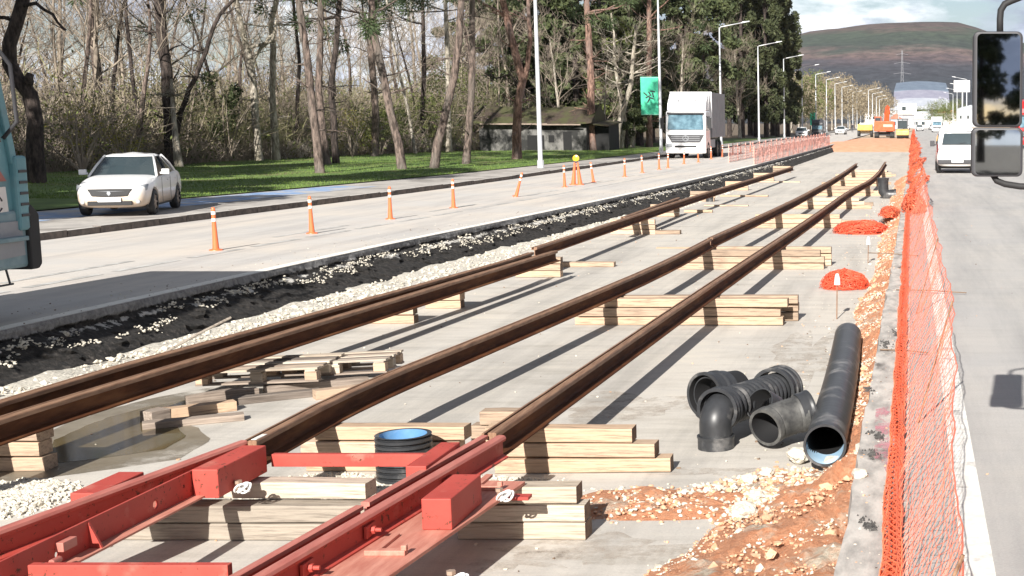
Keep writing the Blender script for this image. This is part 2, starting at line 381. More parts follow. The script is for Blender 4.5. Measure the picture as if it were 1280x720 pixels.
sheet('cycle_path', lambda y: interp(GE, y) + .15, lambda y: interp(GE, y) * .42 + interp(KL, y) * .58 - .25, frange(-30, 44, 2), KERB - .006, 'blue_paint')
# lawn with gentle unevenness
def lawn_z(x, y):
    t = min(1, max(0, (interp(GE, y) - x) / 3))
    return KERB + .02 + t * (.06 * fbm(x * .15, y * .1) + .03 * fbm(x * .7, y * .5))
mb = MB(); rows = []
for y in frange(-60, 200, 1.6):
    a, b = interp(GE, y), interp(WL, y) - 6
    rows.append([(a + (b - a) * (i / 16) ** 1.2, y, lawn_z(a + (b - a) * (i / 16) ** 1.2, y)) for i in range(17)])
mb.grid(rows); struct(mb.build('lawn', 'grass', smooth=True))
mb = MB(); rows = []
for y in [-60, 0, 40, 57, 66, 75, 84, 92, 110, 127, 180, 300, 700]:
    b = interp(WL, y) + .6 if y < 170 else -17.6
    rows.append([(b - (0 if i == 0 else 400 * (i / 8) ** 2), y, KERB + (.0 if i == 0 else .12)) for i in range(9)])
mb.grid(rows); struct(mb.build('woodland_floor', 'soil'))
# grass blades: ground cover nobody could count
mb = MB(); r2 = random.Random(3)
for i in range(62000):
    y = 36 + 70 * r2.random() ** 1.4; a, b = interp(GE, y), interp(WL, y)
    x = a - .02 + (b - a - 1.0) * r2.random() ** (1.3)
    if CX + x / y * FPX < -60: continue
    h = r2.uniform(.025, .075) * (1.8 if r2.random() < .06 else 1); z = lawn_z(x, y) - .01
    an = r2.random() * 6.28; w = .014; dx, dy = math.cos(an) * w, math.sin(an) * w; lx, ly = r2.uniform(-.05, .05), r2.uniform(-.05, .05)
    mb.add([(x - dx, y - dy, z), (x + dx, y + dy, z), (x + lx, y + ly, z + h)], [(0, 1, 2)])
stuff(mb.build('grass', 'blade'), 'short green grass of the sunlit lawn between the pavement and the trees', 'grass')

# trench: floor, walls
slab = sheet('trench_floor', lambda y: interp(TL, y) - .6, lambda y: interp(TR, y) + .3, frange(-10, 131, 3), FLOOR, 'slab')
def wall_noise(y, v): return (1 if y < 30 else max(.35, 1 - (y - 30) / 40)) * .10 * fbm(y * 1.6, v * 4, 3.1) + .08 * fbm(y * 6, v * 12, 8.8, 4)
m, nt, b = newmat('trench_wall_layers'); M['wall'] = m
v = coord(nt); n1 = N(nt, 'ShaderNodeTexNoise', Scale=3.5, Detail=8, Roughness=0.75); L(nt, v, n1.inputs['Vector'])
n2 = N(nt, 'ShaderNodeTexNoise', Scale=14, Detail=6, Roughness=0.7); L(nt, v, n2.inputs['Vector'])
sx = nt.nodes.new('ShaderNodeSeparateXYZ'); L(nt, v, sx.inputs[0])
def math_(nt, op, a, b_=None):
    q = nt.nodes.new('ShaderNodeMath'); q.operation = op
    for i, u in enumerate((a, b_)):
        if u is None: continue
        if isinstance(u, (int, float)): q.inputs[i].default_value = u
        else: L(nt, u, q.inputs[i])
    return q.outputs[0]
wob = math_(nt, 'MULTIPLY', math_(nt, 'SUBTRACT', n1.outputs[0], .5), .16)
zz = math_(nt, 'ADD', sx.outputs['Z'], wob)
isslab = ramp(nt, [(.0, (0, 0, 0)), (.02, (1, 1, 1))], math_(nt, 'ADD', zz, .115))
soil = ramp(nt, [(.40, (.006, .0055, .005)), (.58, (.030, .026, .023)), (.72, (.10, .088, .078))], n2.outputs[0])
slabc = ramp(nt, [(.3, (.10, .10, .105)), (.65, (.27, .265, .26))], n2.outputs[0])
pat = N(nt, 'ShaderNodeTexNoise', Scale=2.6, Detail=7, Roughness=0.72); L(nt, v, pat.inputs['Vector'])
band = ramp(nt, [(0, (0, 0, 0)), (.28, (.55, .55, .55)), (.5, (1, 1, 1)), (.72, (.55, .55, .55)), (1, (0, 0, 0))], math_(nt, 'MULTIPLY', math_(nt, 'ADD', zz, .34), 3.2))
wf = ramp(nt, [(.50, (0, 0, 0)), (.56, (1, 1, 1))], math_(nt, 'MULTIPLY', math_(nt, 'ADD', pat.outputs[0], .05), band.outputs[0]))
o_ = mixc(nt, isslab.outputs[0], soil.outputs[0], slabc.outputs[0])
o_ = mixc(nt, wf.outputs[0], o_, (.55, .53, .49))
L(nt, o_, b.inputs['Base Color']); b.inputs['Roughness'].default_value = .95
bump(nt, b, n2.outputs[0], 1.0, .05)
mb = MB(); rows = []
y = 3.0
while y < 127:
    x0 = interp(TL, y); row = []
    for k in range(13):
        t = k / 12; z = -t * (-FLOOR + .02)
        off = 0 if k == 0 else (.01 + .02 * t if t < .25 else .0 + .88 * (t - .25)) + wall_noise(y, t) * min(1, t * 4) * (.35 if t < .25 else 1)
        row.append((x0 + off, y, z))
    rows.append(row); y += .10 if y < 40 else .15
mb.grid(rows); o = struct(mb.build('trench_wall', 'wall', smooth=False))
mb = MB(); rr = random.Random(44)
WCR = []
for i in range(26000):
    y = 5 + 75 * rr.random() ** 1.5; t = rr.uniform(.24, .80); u = fbm(y * .9, 3.3) * .28 + .40
    if y > 28 and rr.random() < min(.75, (y - 28) / 25): continue
    if abs(t - u) > .10 + .22 * max(0, fbm(y * 2.4, t * 3, 6)) or fbm(y * 3.5, t * 7, 1.5) < -.02: continue
    off = .88 * (t - .25) + wall_noise(y, t) * min(1, t * 4); WCR.append((interp(TL, y) + max(.02, off) + .012, y, -t * (-FLOOR + .02) + .012, rr.uniform(.007, .020)))
# right trench wall and concrete ledge
mb = MB(); rows = []
y = -6.0
while y < 127:
    x0 = interp(TR, y) + .025 * fbm(y * 2.2, 1.3) ; rows.append([(x0 - .04 - .05 * abs(fbm(y * 3, 5)), y, FLOOR - .02), (x0 - .02, y, -.15), (x0, y, .016), (-.02, y, .016)]); y += .25
mb.grid(rows, flip=True); struct(mb.build('concrete_ledge', 'ledge'))
sheet('road_right', lambda y: -.03 if y < 127 else .2, lambda y: 11.5, ysr, 0.0, 'road_right')
mb = MB(); mb.grid([[(11.5, -40, .1), (400, -40, .1)], [(11.5, 700, .1), (400, 700, .1)]], flip=True); struct(mb.build('verge', 'tan_soil'))
mb = MB(); y = 2
while y < 200:
    mb.poly([(.25, y, .004), (.41, y, .004), (.41, y + 3, .004), (.25, y + 3, .004)]); y += 3.0
struct(mb.build('lane_line', 'white_line'))
mb = MB()
for y in frange(12, 300, 9): mb.poly([(4.2, y, .004), (4.33, y, .004), (4.33, y + 3, .004), (4.2, y + 3, .004)])
struct(mb.build('lane_dash', 'faint_line'))
# dark patches and pink dust on the ledge
mb = MB(); r3 = random.Random(11)
def blob(mb, cx, cy, rx, ry, z, n=18, seed=0, amp=.35):
    pts = []
    for k in range(n):
        a = 2 * math.pi * k / n; q = 1 + amp * fbm(math.cos(a) * 1.7 + seed, math.sin(a) * 1.7, seed * 3.1)* 2
        pts.append((cx + math.cos(a) * rx * q, cy + math.sin(a) * ry * q, z))
    mb.poly(pts)
for (px, py, rx, ry) in ((1110, 545, .10, .9), (1120, 640, .06, .35)):
    p = G(px, py, 0); blob(mb, p.x, p.y, rx, ry, .020, seed=px * .01)
m, nt, b = newmat('pink_dust_film'); v = coord(nt, (1.2, .6, 1)); n = N(nt, 'ShaderNodeTexNoise', Scale=9, Detail=8, Roughness=.75); L(nt, v, n.inputs['Vector'])
b.inputs['Base Color'].default_value = (.60, .25, .30, 1); b.inputs['Roughness'].default_value = .95
L(nt, ramp(nt, [(.46, (0, 0, 0)), (.62, (.75, .75, .75))], n.outputs[0]).outputs[0], b.inputs['Alpha']); M['pinkfilm'] = m
struct(mb.build('pink_stain', 'pinkfilm'))
mb = MB()
for (px, py, rx, ry, s) in ((1090, 571, .05, .10, 1), (1096, 548, .06, .12, 2), (1086, 490, .045, .12, 3), (1108, 434, .06, .25, 4), (1122, 420, .05, .2, 5), (1085, 660, .05, .10, 6)):
    p = G(px, py, 0); rr = random.Random(s)
    for k in range(260):
        g1, g2 = rr.gauss(0, .5), rr.gauss(0, .45); vx, vy = p.x + rx * g1 * .9, p.y + ry * g2 - rx * g1 * 1.2
        if fbm(vx * 16, vy * 9, s) < -.1: continue
        bx, r_ = rr.uniform(.003, .010), 0; zz0 = .016 + rr.uniform(0, .008)
        mb.add([(vx - bx, vy - bx, zz0 - .004), (vx + bx, vy - bx * .6, zz0 - .004), (vx + bx * .5, vy + bx, zz0 - .004), (vx, vy, zz0 + bx)], [(0, 1, 3), (1, 2, 3), (2, 0, 3)])
struct(mb.build('tar_patch', noisy('dark_tar', (.02, .02, .02), (.09, .085, .08), 30, rough=.9, bmp=.8, bd=.02)))
# mud and orange stains on the slab
mb = MB()
for (px, py, rx, ry, s) in ((800, 505, .9, .5, 1), (905, 590, .5, .12, 2), (1010, 445, .35, 2.0, 3), (640, 700, .3, .15, 4), (760, 690, .6, .3, 5)):
    p = G(px, py, FLOOR); blob(mb, p.x, p.y, rx, ry, FLOOR + .003, seed=s, amp=.5, n=36)
m, nt, b = newmat('dust_film'); v = coord(nt); n = N(nt, 'ShaderNodeTexNoise', Scale=4, Detail=8, Roughness=.75); L(nt, v, n.inputs['Vector'])
L(nt, ramp(nt, [(.4, (.50, .41, .31)), (.6, (.42, .36, .30))], n.outputs[0]).outputs[0], b.inputs['Base Color']); b.inputs['Roughness'].default_value = .95
L(nt, ramp(nt, [(.45, (0, 0, 0)), (.65, (.55, .55, .55))], n.outputs[0]).outputs[0], b.inputs['Alpha']); M['film'] = m
struct(mb.build('dust_stain', 'film'))
# puddle beside the left rails
pp = [(118, 528), (150, 518), (190, 508), (232, 500), (262, 496), (262, 512), (215, 530), (232, 545), (205, 562), (150, 570), (95, 577), (60, 580), (30, 582), (70, 550)]
pw = [G(a, b_, FLOOR) for a, b_ in pp]
c = sum(pw, Vector()) / len(pw)
mb = MB(); pts = []
for i in range(len(pw)):
    a, b_ = pw[i], pw[(i + 1) % len(pw)]
    for k in range(5):
        p = a.lerp(b_, k / 5); q = .03 * fbm(p.x * 5, p.y * 5); pts.append((p.x + q, p.y + q, FLOOR + .004))
mb.poly(pts)
m, nt, b = newmat('muddy_water'); v = coord(nt); n = N(nt, 'ShaderNodeTexNoise', Scale=1.2, Detail=5); L(nt, v, n.inputs['Vector'])
L(nt, ramp(nt, [(.35, (.10, .075, .035)), (.7, (.17, .13, .07))], n.outputs[0]).outputs[0], b.inputs['Base Color'])
b.inputs['Roughness'].default_value = .07; b.inputs['Specular IOR Level'].default_value = .4; M['puddle'] = m
struct(mb.build('puddle', 'puddle'))
mb = MB(); pts = [(c.x + (p[0] - c.x) * 1.45, c.y + (p[1] - c.y) * 1.45 , FLOOR + .002) for p in pts]; mb.poly(pts)
m, nt, b = newmat('wet_mud'); tcx = nt.nodes.new('ShaderNodeTexCoord'); v = coord(nt); n = N(nt, 'ShaderNodeTexNoise', Scale=2.2, Detail=8, Roughness=.7); L(nt, v, n.inputs['Vector'])
L(nt, ramp(nt, [(.35, (.17, .14, .10)), (.65, (.27, .235, .18))], n.outputs[0]).outputs[0], b.inputs['Base Color']); b.inputs['Roughness'].default_value = .45
vd = nt.nodes.new('ShaderNodeVectorMath'); vd.operation = 'SUBTRACT'; L(nt, v, vd.inputs[0]); vd.inputs[1].default_value = (c.x, c.y, FLOOR)
vs_ = nt.nodes.new('ShaderNodeVectorMath'); vs_.operation = 'MULTIPLY'; L(nt, vd.outputs[0], vs_.inputs[0]); vs_.inputs[1].default_value = (.62, .45, 0)
vl = nt.nodes.new('ShaderNodeVectorMath'); vl.operation = 'LENGTH'; L(nt, vs_.outputs[0], vl.inputs[0])
L(nt, ramp(nt, [(.35, (1, 1, 1)), (.62, (0, 0, 0))], math_(nt, 'ADD', math_(nt, 'MULTIPLY', vl.outputs['Value'], .55), math_(nt, 'SUBTRACT', n.outputs[0], .45))).outputs[0], b.inputs['Alpha']); M['wetmud'] = m
struct(mb.build('wet_mud', 'wetmud'))

# ------------------------------------------------------------------ stones, gravel, earth
def stone(mb, p, r, rr, mi=0):
    ico = [(0, 0, -1), (.72, -.53, -.45), (-.28, -.85, -.45), (-.89, 0, -.45), (-.28, .85, -.45), (.72, .53, -.45), (.28, -.85, .45), (-.72, -.53, .45), (-.72, .53, .45), (.28, .85, .45), (.89, 0, .45), (0, 0, 1)]
    fs = [(0, 1, 2), (1, 0, 5), (0, 2, 3), (0, 3, 4), (0, 4, 5), (1, 5, 10), (2, 1, 6), (3, 2, 7), (4, 3, 8), (5, 4, 9), (1, 10, 6), (2, 6, 7), (3, 7, 8), (4, 8, 9), (5, 9, 10), (6, 10, 11), (7, 6, 11), (8, 7, 11), (9, 8, 11), (10, 9, 11)]
    s = (rr.uniform(.7, 1.3), rr.uniform(.7, 1.3), rr.uniform(.5, .95)); a = rr.random() * 6.28; ca, sa = math.cos(a), math.sin(a)
    vs = []
    for x, y, z in ico:
        q = r * rr.uniform(.55, 1.35); x, y, z = x * s[0] * q, y * s[1] * q, z * s[2] * q
        vs.append((p[0] + x * ca - y * sa, p[1] + x * sa + y * ca, p[2] + z))
    mb.add(vs, fs, mi)
mb = MB(); rr = random.Random(45)
for x_, y_, z_, r_ in WCR: stone(mb, (x_, y_, z_), r_, rr, 0)
stuff(mb.build('wall_crumbs', 'stone'), 'white crumbs sticking to the black cut face of the trench', 'stones')
# gravel bank along the foot of the left wall
rg = random.Random(5)
def bank_w(y): return .20 + .14 * fbm(y * .35, 7.7) + .05 * fbm(y * 2, 1)
mb = MB(); rows = []; y = 3.0
while y < 60:
    x0 = interp(TL, y) + .56; w = bank_w(y) + .45; rows.append([(x0 + w * k / 7, y, FLOOR + (.055 + .06 * fbm(y * .9, 2)) * (1 - k / 7) ** 1.1 + .02 * fbm(y * 5, k) - .01 * (k == 7)) for k in range(8)]); y += .15
mb.grid(rows); o = mb.build('gravel_bank', 'gravel_bed'); stuff(o, 'pale gravel bank at the foot of the dark trench wall', 'gravel')
gb = o
mb = MB(); y = 4.0
while y < 60:
    n = 26 if y < 22 else 12
    for k in range(n):
        t = rg.random(); yy = y + rg.random() * .3; w = bank_w(yy) + .6
        z = FLOOR + .055 * (1 - t) ** 1.1
        stone(mb, (interp(TL, yy) + .58 + w * t, yy, z), rg.uniform(.012, .035) * (1 + (rg.random() < .06)), rg)
    y += .3
stuff(mb.build('gravel', 'stone'), 'loose white stones spread along the foot of the trench wall beside the left rails', 'gravel')
# rubble strip of tan dust and orange soil against the ledge
def rub_w(y):
    base = interp([(3, 2.0), (7.2, 1.35), (8.2, 1.15), (9.0, .92), (9.5, .55), (9.9, .38), (11, .34), (14, .34), (19, .48), (25, .40), (40, .5), (60, .6)], y)
    return base * (1 + .16 * fbm(y * 1.1, 4.4))
def rub_h(y): return interp([(3, .22), (8, .24), (9.4, .30), (10.5, .2), (16, .26), (60, .3)], y)
mb = MB(); rows = []; y = 3.0
while y < 62:
    w = rub_w(y); x1 = interp(TR, y) + .0; row = []
    for k in range(27):
        t = k / 26; f = (1 - t) ** .8
        x = x1 - w * t
        hz = rub_h(y) * f * (1 + .5 * fbm(x * 3, y * 2)) + (.035 * fbm(x * 12, y * 12) + .022 * fbm(x * 40, y * 40, 3, 2)) * (1 - t * .8) + (0 if t < .99 else -.02)
        row.append((x, y, FLOOR + max(hz, -.02)))
    rows.append(row); y += .08 if y < 16 else .2
mb.grid(rows, flip=False)
m, nt, b = newmat('rubble_soil'); v = coord(nt)
n1 = N(nt, 'ShaderNodeTexNoise', Scale=2.2, Detail=6, Roughness=.65); L(nt, v, n1.inputs['Vector'])
n2 = N(nt, 'ShaderNodeTexNoise', Scale=25, Detail=8, Roughness=.8); L(nt, v, n2.inputs['Vector'])
a_ = ramp(nt, [(.35, (.58, .22, .10)), (.65, (.74, .38, .22))], n2.outputs[0]); b_2 = ramp(nt, [(.35, (.50, .41, .30)), (.65, (.74, .66, .54))], n2.outputs[0])
L(nt, mixc(nt, ramp(nt, [(.54, (0, 0, 0)), (.66, (1, 1, 1))], n1.outputs[0]).outputs[0], a_.outputs[0], b_2.outputs[0]), b.inputs['Base Color'])
b.inputs['Roughness'].default_value = .95; bump(nt, b, n2.outputs[0], 1.0, .05); M['rubble'] = m
stuff(mb.build('rubble', 'rubble'), 'bank of orange soil and tan rubble along the concrete ledge', 'rubble')
mb = MB()
for i in range(15000):
    y = 5.5 + 50 * rg.random() ** 2.4; w = rub_w(y); t = rg.random() ** .8; x = interp(TR, y) - w * t
    z = FLOOR + rub_h(y) * (1 - t) ** .8
    stone(mb, (x, y, z), rg.uniform(.004, .015) * (1 + 2.2 * (rg.random() < .04)), rg, 0 if fbm(x * 2.5, y * 2.5, 8) + rg.uniform(-.3, .3) > .12 else 1)
stuff(mb.build('rubble_stones', ['stone', 'stone_o']), 'small broken stones scattered over the soil bank beside the ledge', 'stones')
# cross strip of orange soil in front of the near timber stack
def strip(name, pts, h, nst, lab, cat, mat='orange_soil', smats=('stone', 'stone_o'), sr=(.006, .022), seed=1, nn=26):
    rr = random.Random(seed); P = [G(a, b_, FLOOR) for a, b_ in pts]       # closed outline on the floor
    cx = sum(p.x for p in P) / len(P); cy = sum(p.y for p in P) / len(P)
    ring = []
    for i in range(len(P)):
        for k in range(6): ring.append(P[i].lerp(P[(i + 1) % len(P)], k / 6))
    mb = MB(); rows = []
    for j in range(9):
        t = j / 8; row = []
        for q in ring:
            x = q.x + (cx - q.x) * t; y = q.y + (cy - q.y) * t
            x += .03 * fbm(x * 6, y * 6, seed) * (1 - t); 
            row.append((x, y, FLOOR - .006 + h * min(1, t * 2.2) * (1 + .8 * fbm(x * 5, y * 5, seed)) + .006 * t))
        rows.append(row)
    mb.grid(rows, closed=True); mb.poly([p for p in rows[-1]])
    stuff(mb.build(name, mat), lab, cat)
    if nst:
        mb = MB()
        for i in range(nst):
            q = rr.choice(ring); t = 1 - rr.random() ** .7 * 1.05; x = q.x + (cx - q.x) * t + rr.uniform(-.05, .05); y = q.y + (cy - q.y) * t + rr.uniform(-.05, .05)
            stone(mb, (x, y, FLOOR + h * min(1, max(0, t) * 2)), rr.uniform(*sr), rr, 0 if rr.random() < .5 else 1)
        stuff(mb.build('stones', list(smats)), 'stones strewn on ' + lab, 'stones')
strip('soil_strip', [(712, 622), (745, 612), (800, 608), (860, 612), (905, 618), (960, 640), (930, 655), (890, 650), (830, 652), (770, 652), (722, 650)], .05, 420, 'orange soil strip right of the nearest timber stack', 'soil', 'rubble', seed=2)
strip('gravel_patch', [(330, 600), (420, 592), (500, 600), (600, 596), (690, 600), (708, 618), (560, 622), (450, 640), (330, 640), (280, 622)], .03, 2600, 'pale gravel patch around the blue lined pipe between the rails', 'gravel', 'gravel_bed', ('stone', 'stone'), (.008, .02), seed=3)
strip('gravel_patch', [(-60, 612), (30, 600), (80, 603), (100, 612), (70, 632), (0, 650), (-60, 660)], .04, 1500, 'white gravel patch at the lower left beyond the red beam', 'gravel', 'gravel_bed', ('stone', 'stone'), (.008, .022), seed=4)
strip('gravel_patch', [(850, 612), (905, 600), (965, 588), (1020, 585), (1050, 600), (1040, 640), (1000, 665), (930, 690), (905, 670), (880, 640)], .05, 1300, 'tan rubble spread in front of the long black pipe', 'rubble', 'rubble', ('stone', 'stone_o'), (.006, .026), seed=6)
strip('soil_strip', [(900, 690), (960, 650), (1010, 620), (1045, 610), (1050, 730), (1040, 760), (900, 760)], .10, 700, 'orange soil slope at the bottom beside the concrete ledge', 'soil', 'rubble', ('stone', 'stone_o'), (.006, .026), seed=8)
# big white rocks
rockspots = [(998, 572, .085, 'large white rock beside the mouth of the long black pipe'), (1040, 582, .075, 'white rock just under the mouth of the long black pipe'),
             (937, 600, .055, 'cream rock on the tan rubble, left of the others below the elbow pipe'), (930, 642, .085, 'flat broken white rock in the middle of the rubble'),
             (945, 622, .06, 'white rock just behind the flat broken rock in the rubble'), (958, 700, .085, 'cream rock at the bottom edge of the orange soil'),
             (1018, 658, .05, 'white rock on the orange soil near the concrete ledge'), (1002, 672, .035, 'small white rock on the orange soil beside the bigger one'),
             (958, 592, .05, 'pale rock between the elbow pipe and the long pipe'), (1075, 595, .05, 'pale rock lying on the edge of the concrete ledge')]
for i, (px, py, r, lab) in enumerate(rockspots):
    p = G(px, py, FLOOR + (.05 if i else .05) if px < 1070 else 0.02); mb = MB(); rr = random.Random(100 + i)
    bm = bmesh.new(); bmesh.ops.create_icosphere(bm, subdivisions=3, radius=r)
    for v_ in bm.verts:
        q = v_.co.normalized(); v_.co *= 1 + .35 * fbm(q.x * 1.4 + i * 5, q.y * 1.4, q.z * 1.4, 2) + .12 * fbm(q.x * 5, q.y * 5 + i, q.z * 5, 3); v_.co.z *= .72
    me = bpy.data.meshes.new('rock'); bm.to_mesh(me); bm.free(); me.materials.append(M['stone'])
    o = bpy.data.objects.new('rock', me); col.objects.link(o); o.location = (p.x, p.y, p.z + r * .25); tag(o, lab, 'rock', 'rocks in the rubble')
# small debris over the slab and along the road edge
mb = MB(); rr = random.Random(66)
for i in range(1500):
    y = 7 + 55 * rr.random() ** 1.6; x = rr.uniform(interp(TL, y) + .8, interp(TR, y) - .6); r_ = rr.uniform(.004, .014) * (2.2 if rr.random() < .03 else 1)
    if rr.random() < .35: x = interp(TR, y) - .5 - abs(rr.gauss(0, .35))
    stone(mb, (x, y, FLOOR + r_ * .4), r_, rr, 0 if rr.random() < .5 else (1 if rr.random() < .5 else 2))
for i in range(700):
    y = 12 + 50 * rr.random() ** 1.6; x = interp(TL, y) - abs(rr.gauss(0, .5)) - .02; r_ = rr.uniform(.004, .011); stone(mb, (x, y, r_ * .5), r_, rr, rr.choice((0, 0, 2)))
for i in range(500):
    y = 6 + 40 * rr.random() ** 1.6; x = rr.uniform(.4, 6) if rr.random() < .4 else rr.uniform(-.34, -.1); r_ = rr.uniform(.004, .010); stone(mb, (x, y, .012 + r_ * .5 if x < 0 else r_ * .5), r_, rr, rr.choice((0, 1, 2)))
stuff(mb.build('debris', ['stone', 'stone_o', 'endgrain']), 'crumbs of stone and wood littering the slab and road edges', 'debris')
# orange earth berm and dirt ground beyond
mb = MB(); rows = []
for y in frange(122, 190, 1.5):
    row = []
    for k in range(25):
        x = -8.5 + 9.0 * k / 24; t = (y - 122) / 68
        h = -.5 + .55 * max(0, math.sin(math.pi * min(1, t / .5 if t < .25 else (.25 + (t - .25) * .25 / .75) / .5)))
        if t > .25: h = .05 - (t - .25) * .25
        row.append((x, y, h + .07 * fbm(x * .8, y * .3) * (1 if t > .02 else 0) - (.03 if t < .01 else 0)))
    rows.append(row)
mb.grid(rows, flip=True); struct(mb.build('earth_bank', 'orange_flat', smooth=True))
sheet('dirt_ground', lambda y: -8.2, lambda y: .6, [188, 250, 350, 500, 700], -.12, 'tan_soil')
# ------------------------------------------------------------------ rails
RAIL = [(-.09, -.18), (.09, -.18), (.09, -.168), (.022, -.150), (.009, -.13), (.009, -.055), (.045, -.043), (.047, -.008), (.038, 0), (-.010, 0), (-.016, -.005), (-.016, -.035), (-.040, -.035), (-.040, -.005), (-.058, -.005), (-.060, -.043), (-.009, -.055), (-.009, -.13), (-.022, -.15), (-.09, -.168)]
HEADF = {6, 7, 8, 9, 12, 13, 14}
def sweep(mb, prof, path, mi=None, headf=(), z=None):
    n = len(prof); pts = [Vector(p) for p in path]; rows = []
    for i, p in enumerate(pts):
        t = pts[min(i + 1, len(pts) - 1)] - pts[max(i - 1, 0)]; t.z = 0; t.normalize()
        s = Vector((t.y, -t.x, 0))
        rows.append([p + s * a + Vector((0, 0, b)) for a, b in prof])
    vs = [q for r in rows for q in r]; o = len(mb.v); mb.v.extend([tuple(q) for q in vs])
    for i in range(len(pts) - 1):
        for k in range(n):
            k2 = (k + 1) % n
            mb.f.append((o + i * n + k, o + (i + 1) * n + k, o + (i + 1) * n + k2, o + i * n + k2)); mb.m.append(1 if k in headf else (mi or 0))
    mb.f.append(tuple(o + k for k in range(n))); mb.m.append(1 if headf else (mi or 0))
    mb.f.append(tuple(o + (len(pts) - 1) * n + k for k in range(n))[::-1]); mb.m.append(mi or 0)
ZT = 0.04
def rail(pts, label, ext=None, dz=0):
    w = [G(a, b, ZT) for a, b in pts]; pol = [(p.y, p.x) for p in w]; pol.sort()
    if ext: pol = [(ext, pol[0][1] + (pol[1][1] - pol[0][1]) / (pol[1][0] - pol[0][0]) * (ext - pol[0][0]))] + pol
    sm = smoothp(pol, 2); base = sm[0]
    mb = MB(); sweep(mb, RAIL, [(x - base[1], y - base[0], .18) for y, x in sm], 0, HEADF)
    o = mb.build('rail', ['rust', 'rust_head'], loc=(base[1], base[0], ZT - .18 + dz))
    bv = o.modifiers.new('b', 'BEVEL'); bv.width = .003; bv.segments = 1; bv.limit_method = 'ANGLE'
    return tag(o, label, 'rail', 'rusty rails raised on timber stacks')
rail([(612, 541), (905, 343), (1023, 266), (1061, 238), (1094, 222), (1107, 202)], 'rightmost rusty rail, running from the red rail section to a kinked far end')
rail([(312, 551), (440, 484), (620, 414), (820, 333), (887, 298)], 'near half of the middle rusty rail, chalk white at its near end')
rail([(888, 297), (962, 264), (1004, 244), (1048, 220), (1071, 204)], 'far half of the middle rusty rail, beyond the joint')
rail([(0, 522), (76, 498), (260, 443), (694, 313)], 'left rusty rail in front of its twin, ending above the notched beam', ext=5)
rail([(0, 501), (153, 455), (260, 427), (621, 329), (664, 315)], 'left rusty rail closest to the gravel bank, dark behind its twin', ext=5)
rail([(668, 309), (777, 274), (860, 247), (938, 224), (991, 208)], 'far left rusty rail, running on beyond where the near pair ends')
rail([(779, 270), (848, 246)], 'short rusty rail lying close behind the far left rail', dz=-.02)

# chalk left on the near end of the middle rail
mr = [o for o in col.objects if o.get('label', '').startswith('near half of the middle')][0]
mb = MB(); mb.box((-.0 + .014, .11, .1815), (.036, .16, .003), Matrix.Rotation(0, 3, 'Z')); mb.build('chalk_mark', 'white_line', mr)
# ------------------------------------------------------------------ red rail section
def P_(y, a, b): return a[1] + (b[1] - a[1]) * (y - a[0]) / (b[0] - a[0])
rl = lambda y: P_(y, (9.2, -2.86), (6.3, -3.14)); ll = lambda y: P_(y, (9.1, -4.57), (7.1, -4.88))
t = thing('red_rail_section', 'red painted twin rail section with welded boxes and cross bars, at the lower left', 'rail section', (-3.7, 6.0, -.14))
O = Vector((-3.7, 6.0, -.14))
def loc(*p): return (p[0] - O.x, p[1] - O.y, p[2] - O.z)
RR = [(-.05, -.16), (.05, -.16), (.05, -.15), (.011, -.135), (.011, -.05), (.032, -.04), (.038, -.022), (.03, -.006), (.014, 0), (-.014, 0), (-.03, -.006), (-.038, -.022), (-.032, -.04), (-.011, -.05), (-.011, -.135), (-.05, -.15)]
RH = {6, 7, 8, 9, 10}
for f, y1 in ((rl, 9.25), (ll, 9.1)):
    mb = MB(); sweep(mb, RR, [loc(f(y), y, ZT) for y in frange(2.6, y1, .5)], 0, RH)
    mb.build('rail', ['red', 'red_worn'], t, auto=R(40))
# guard rail left of the right rail, with a cut in it
GP = [(-.03, -.15), (.03, -.15), (.03, -.14), (.008, -.13), (.008, -.03), (.026, -.026), (.026, -.004), (.018, 0), (-.018, 0), (-.026, -.004), (-.026, -.03), (-.008, -.03), (-.008, -.13), (-.03, -.14)]
for a, b in ((2.6, 7.55), (7.62, 9.3)):
    mb = MB(); sweep(mb, GP, [loc(rl(y) - .135 - (.0 if y < 8.6 else 0), y, ZT - .012) for y in frange(a, b, .5)], 0, {5, 6, 7, 8, 9})
    mb.build('guard_rail', ['red', 'red_worn'], t)
# base plates
mb = MB(); ys = frange(2.6, 8.66, .5); n = len(ys)
bp = [(-.20, -.182), (.40, -.182), (.40, -.160), (-.20, -.160)]
sweep(mb, bp, [loc(rl(y), y, ZT) for y in ys], 0); mb.build('base_plate', 'red_foot', t, bevel=.003)
mb = MB(); sweep(mb, [(-.13, -.182), (.13, -.182), (.13, -.162), (-.13, -.162)], [loc(ll(y), y, ZT) for y in frange(2.6, 8.95, .5)], 0); mb.build('base_plate', 'red_foot', t, bevel=.003)
# long side plate of the left rail, with two holes and a bottom flange
sx_ = lambda y: P_(y, (8.4, -4.47), (5.0, -4.50))
def plate_holes(mb, y0, y1, z0, z1, holes, xf, th):
    for s in (0, th):
        pass
mb = MB()
sweep(mb, [(-.007, -.165), (.007, -.165), (.007, .0), (-.007, 0)], [loc(sx_(y), y, ZT + .012) for y in frange(2.6, 8.9, .6)], 0)
o = mb.build('side_plate', 'red', t, recalc=True)
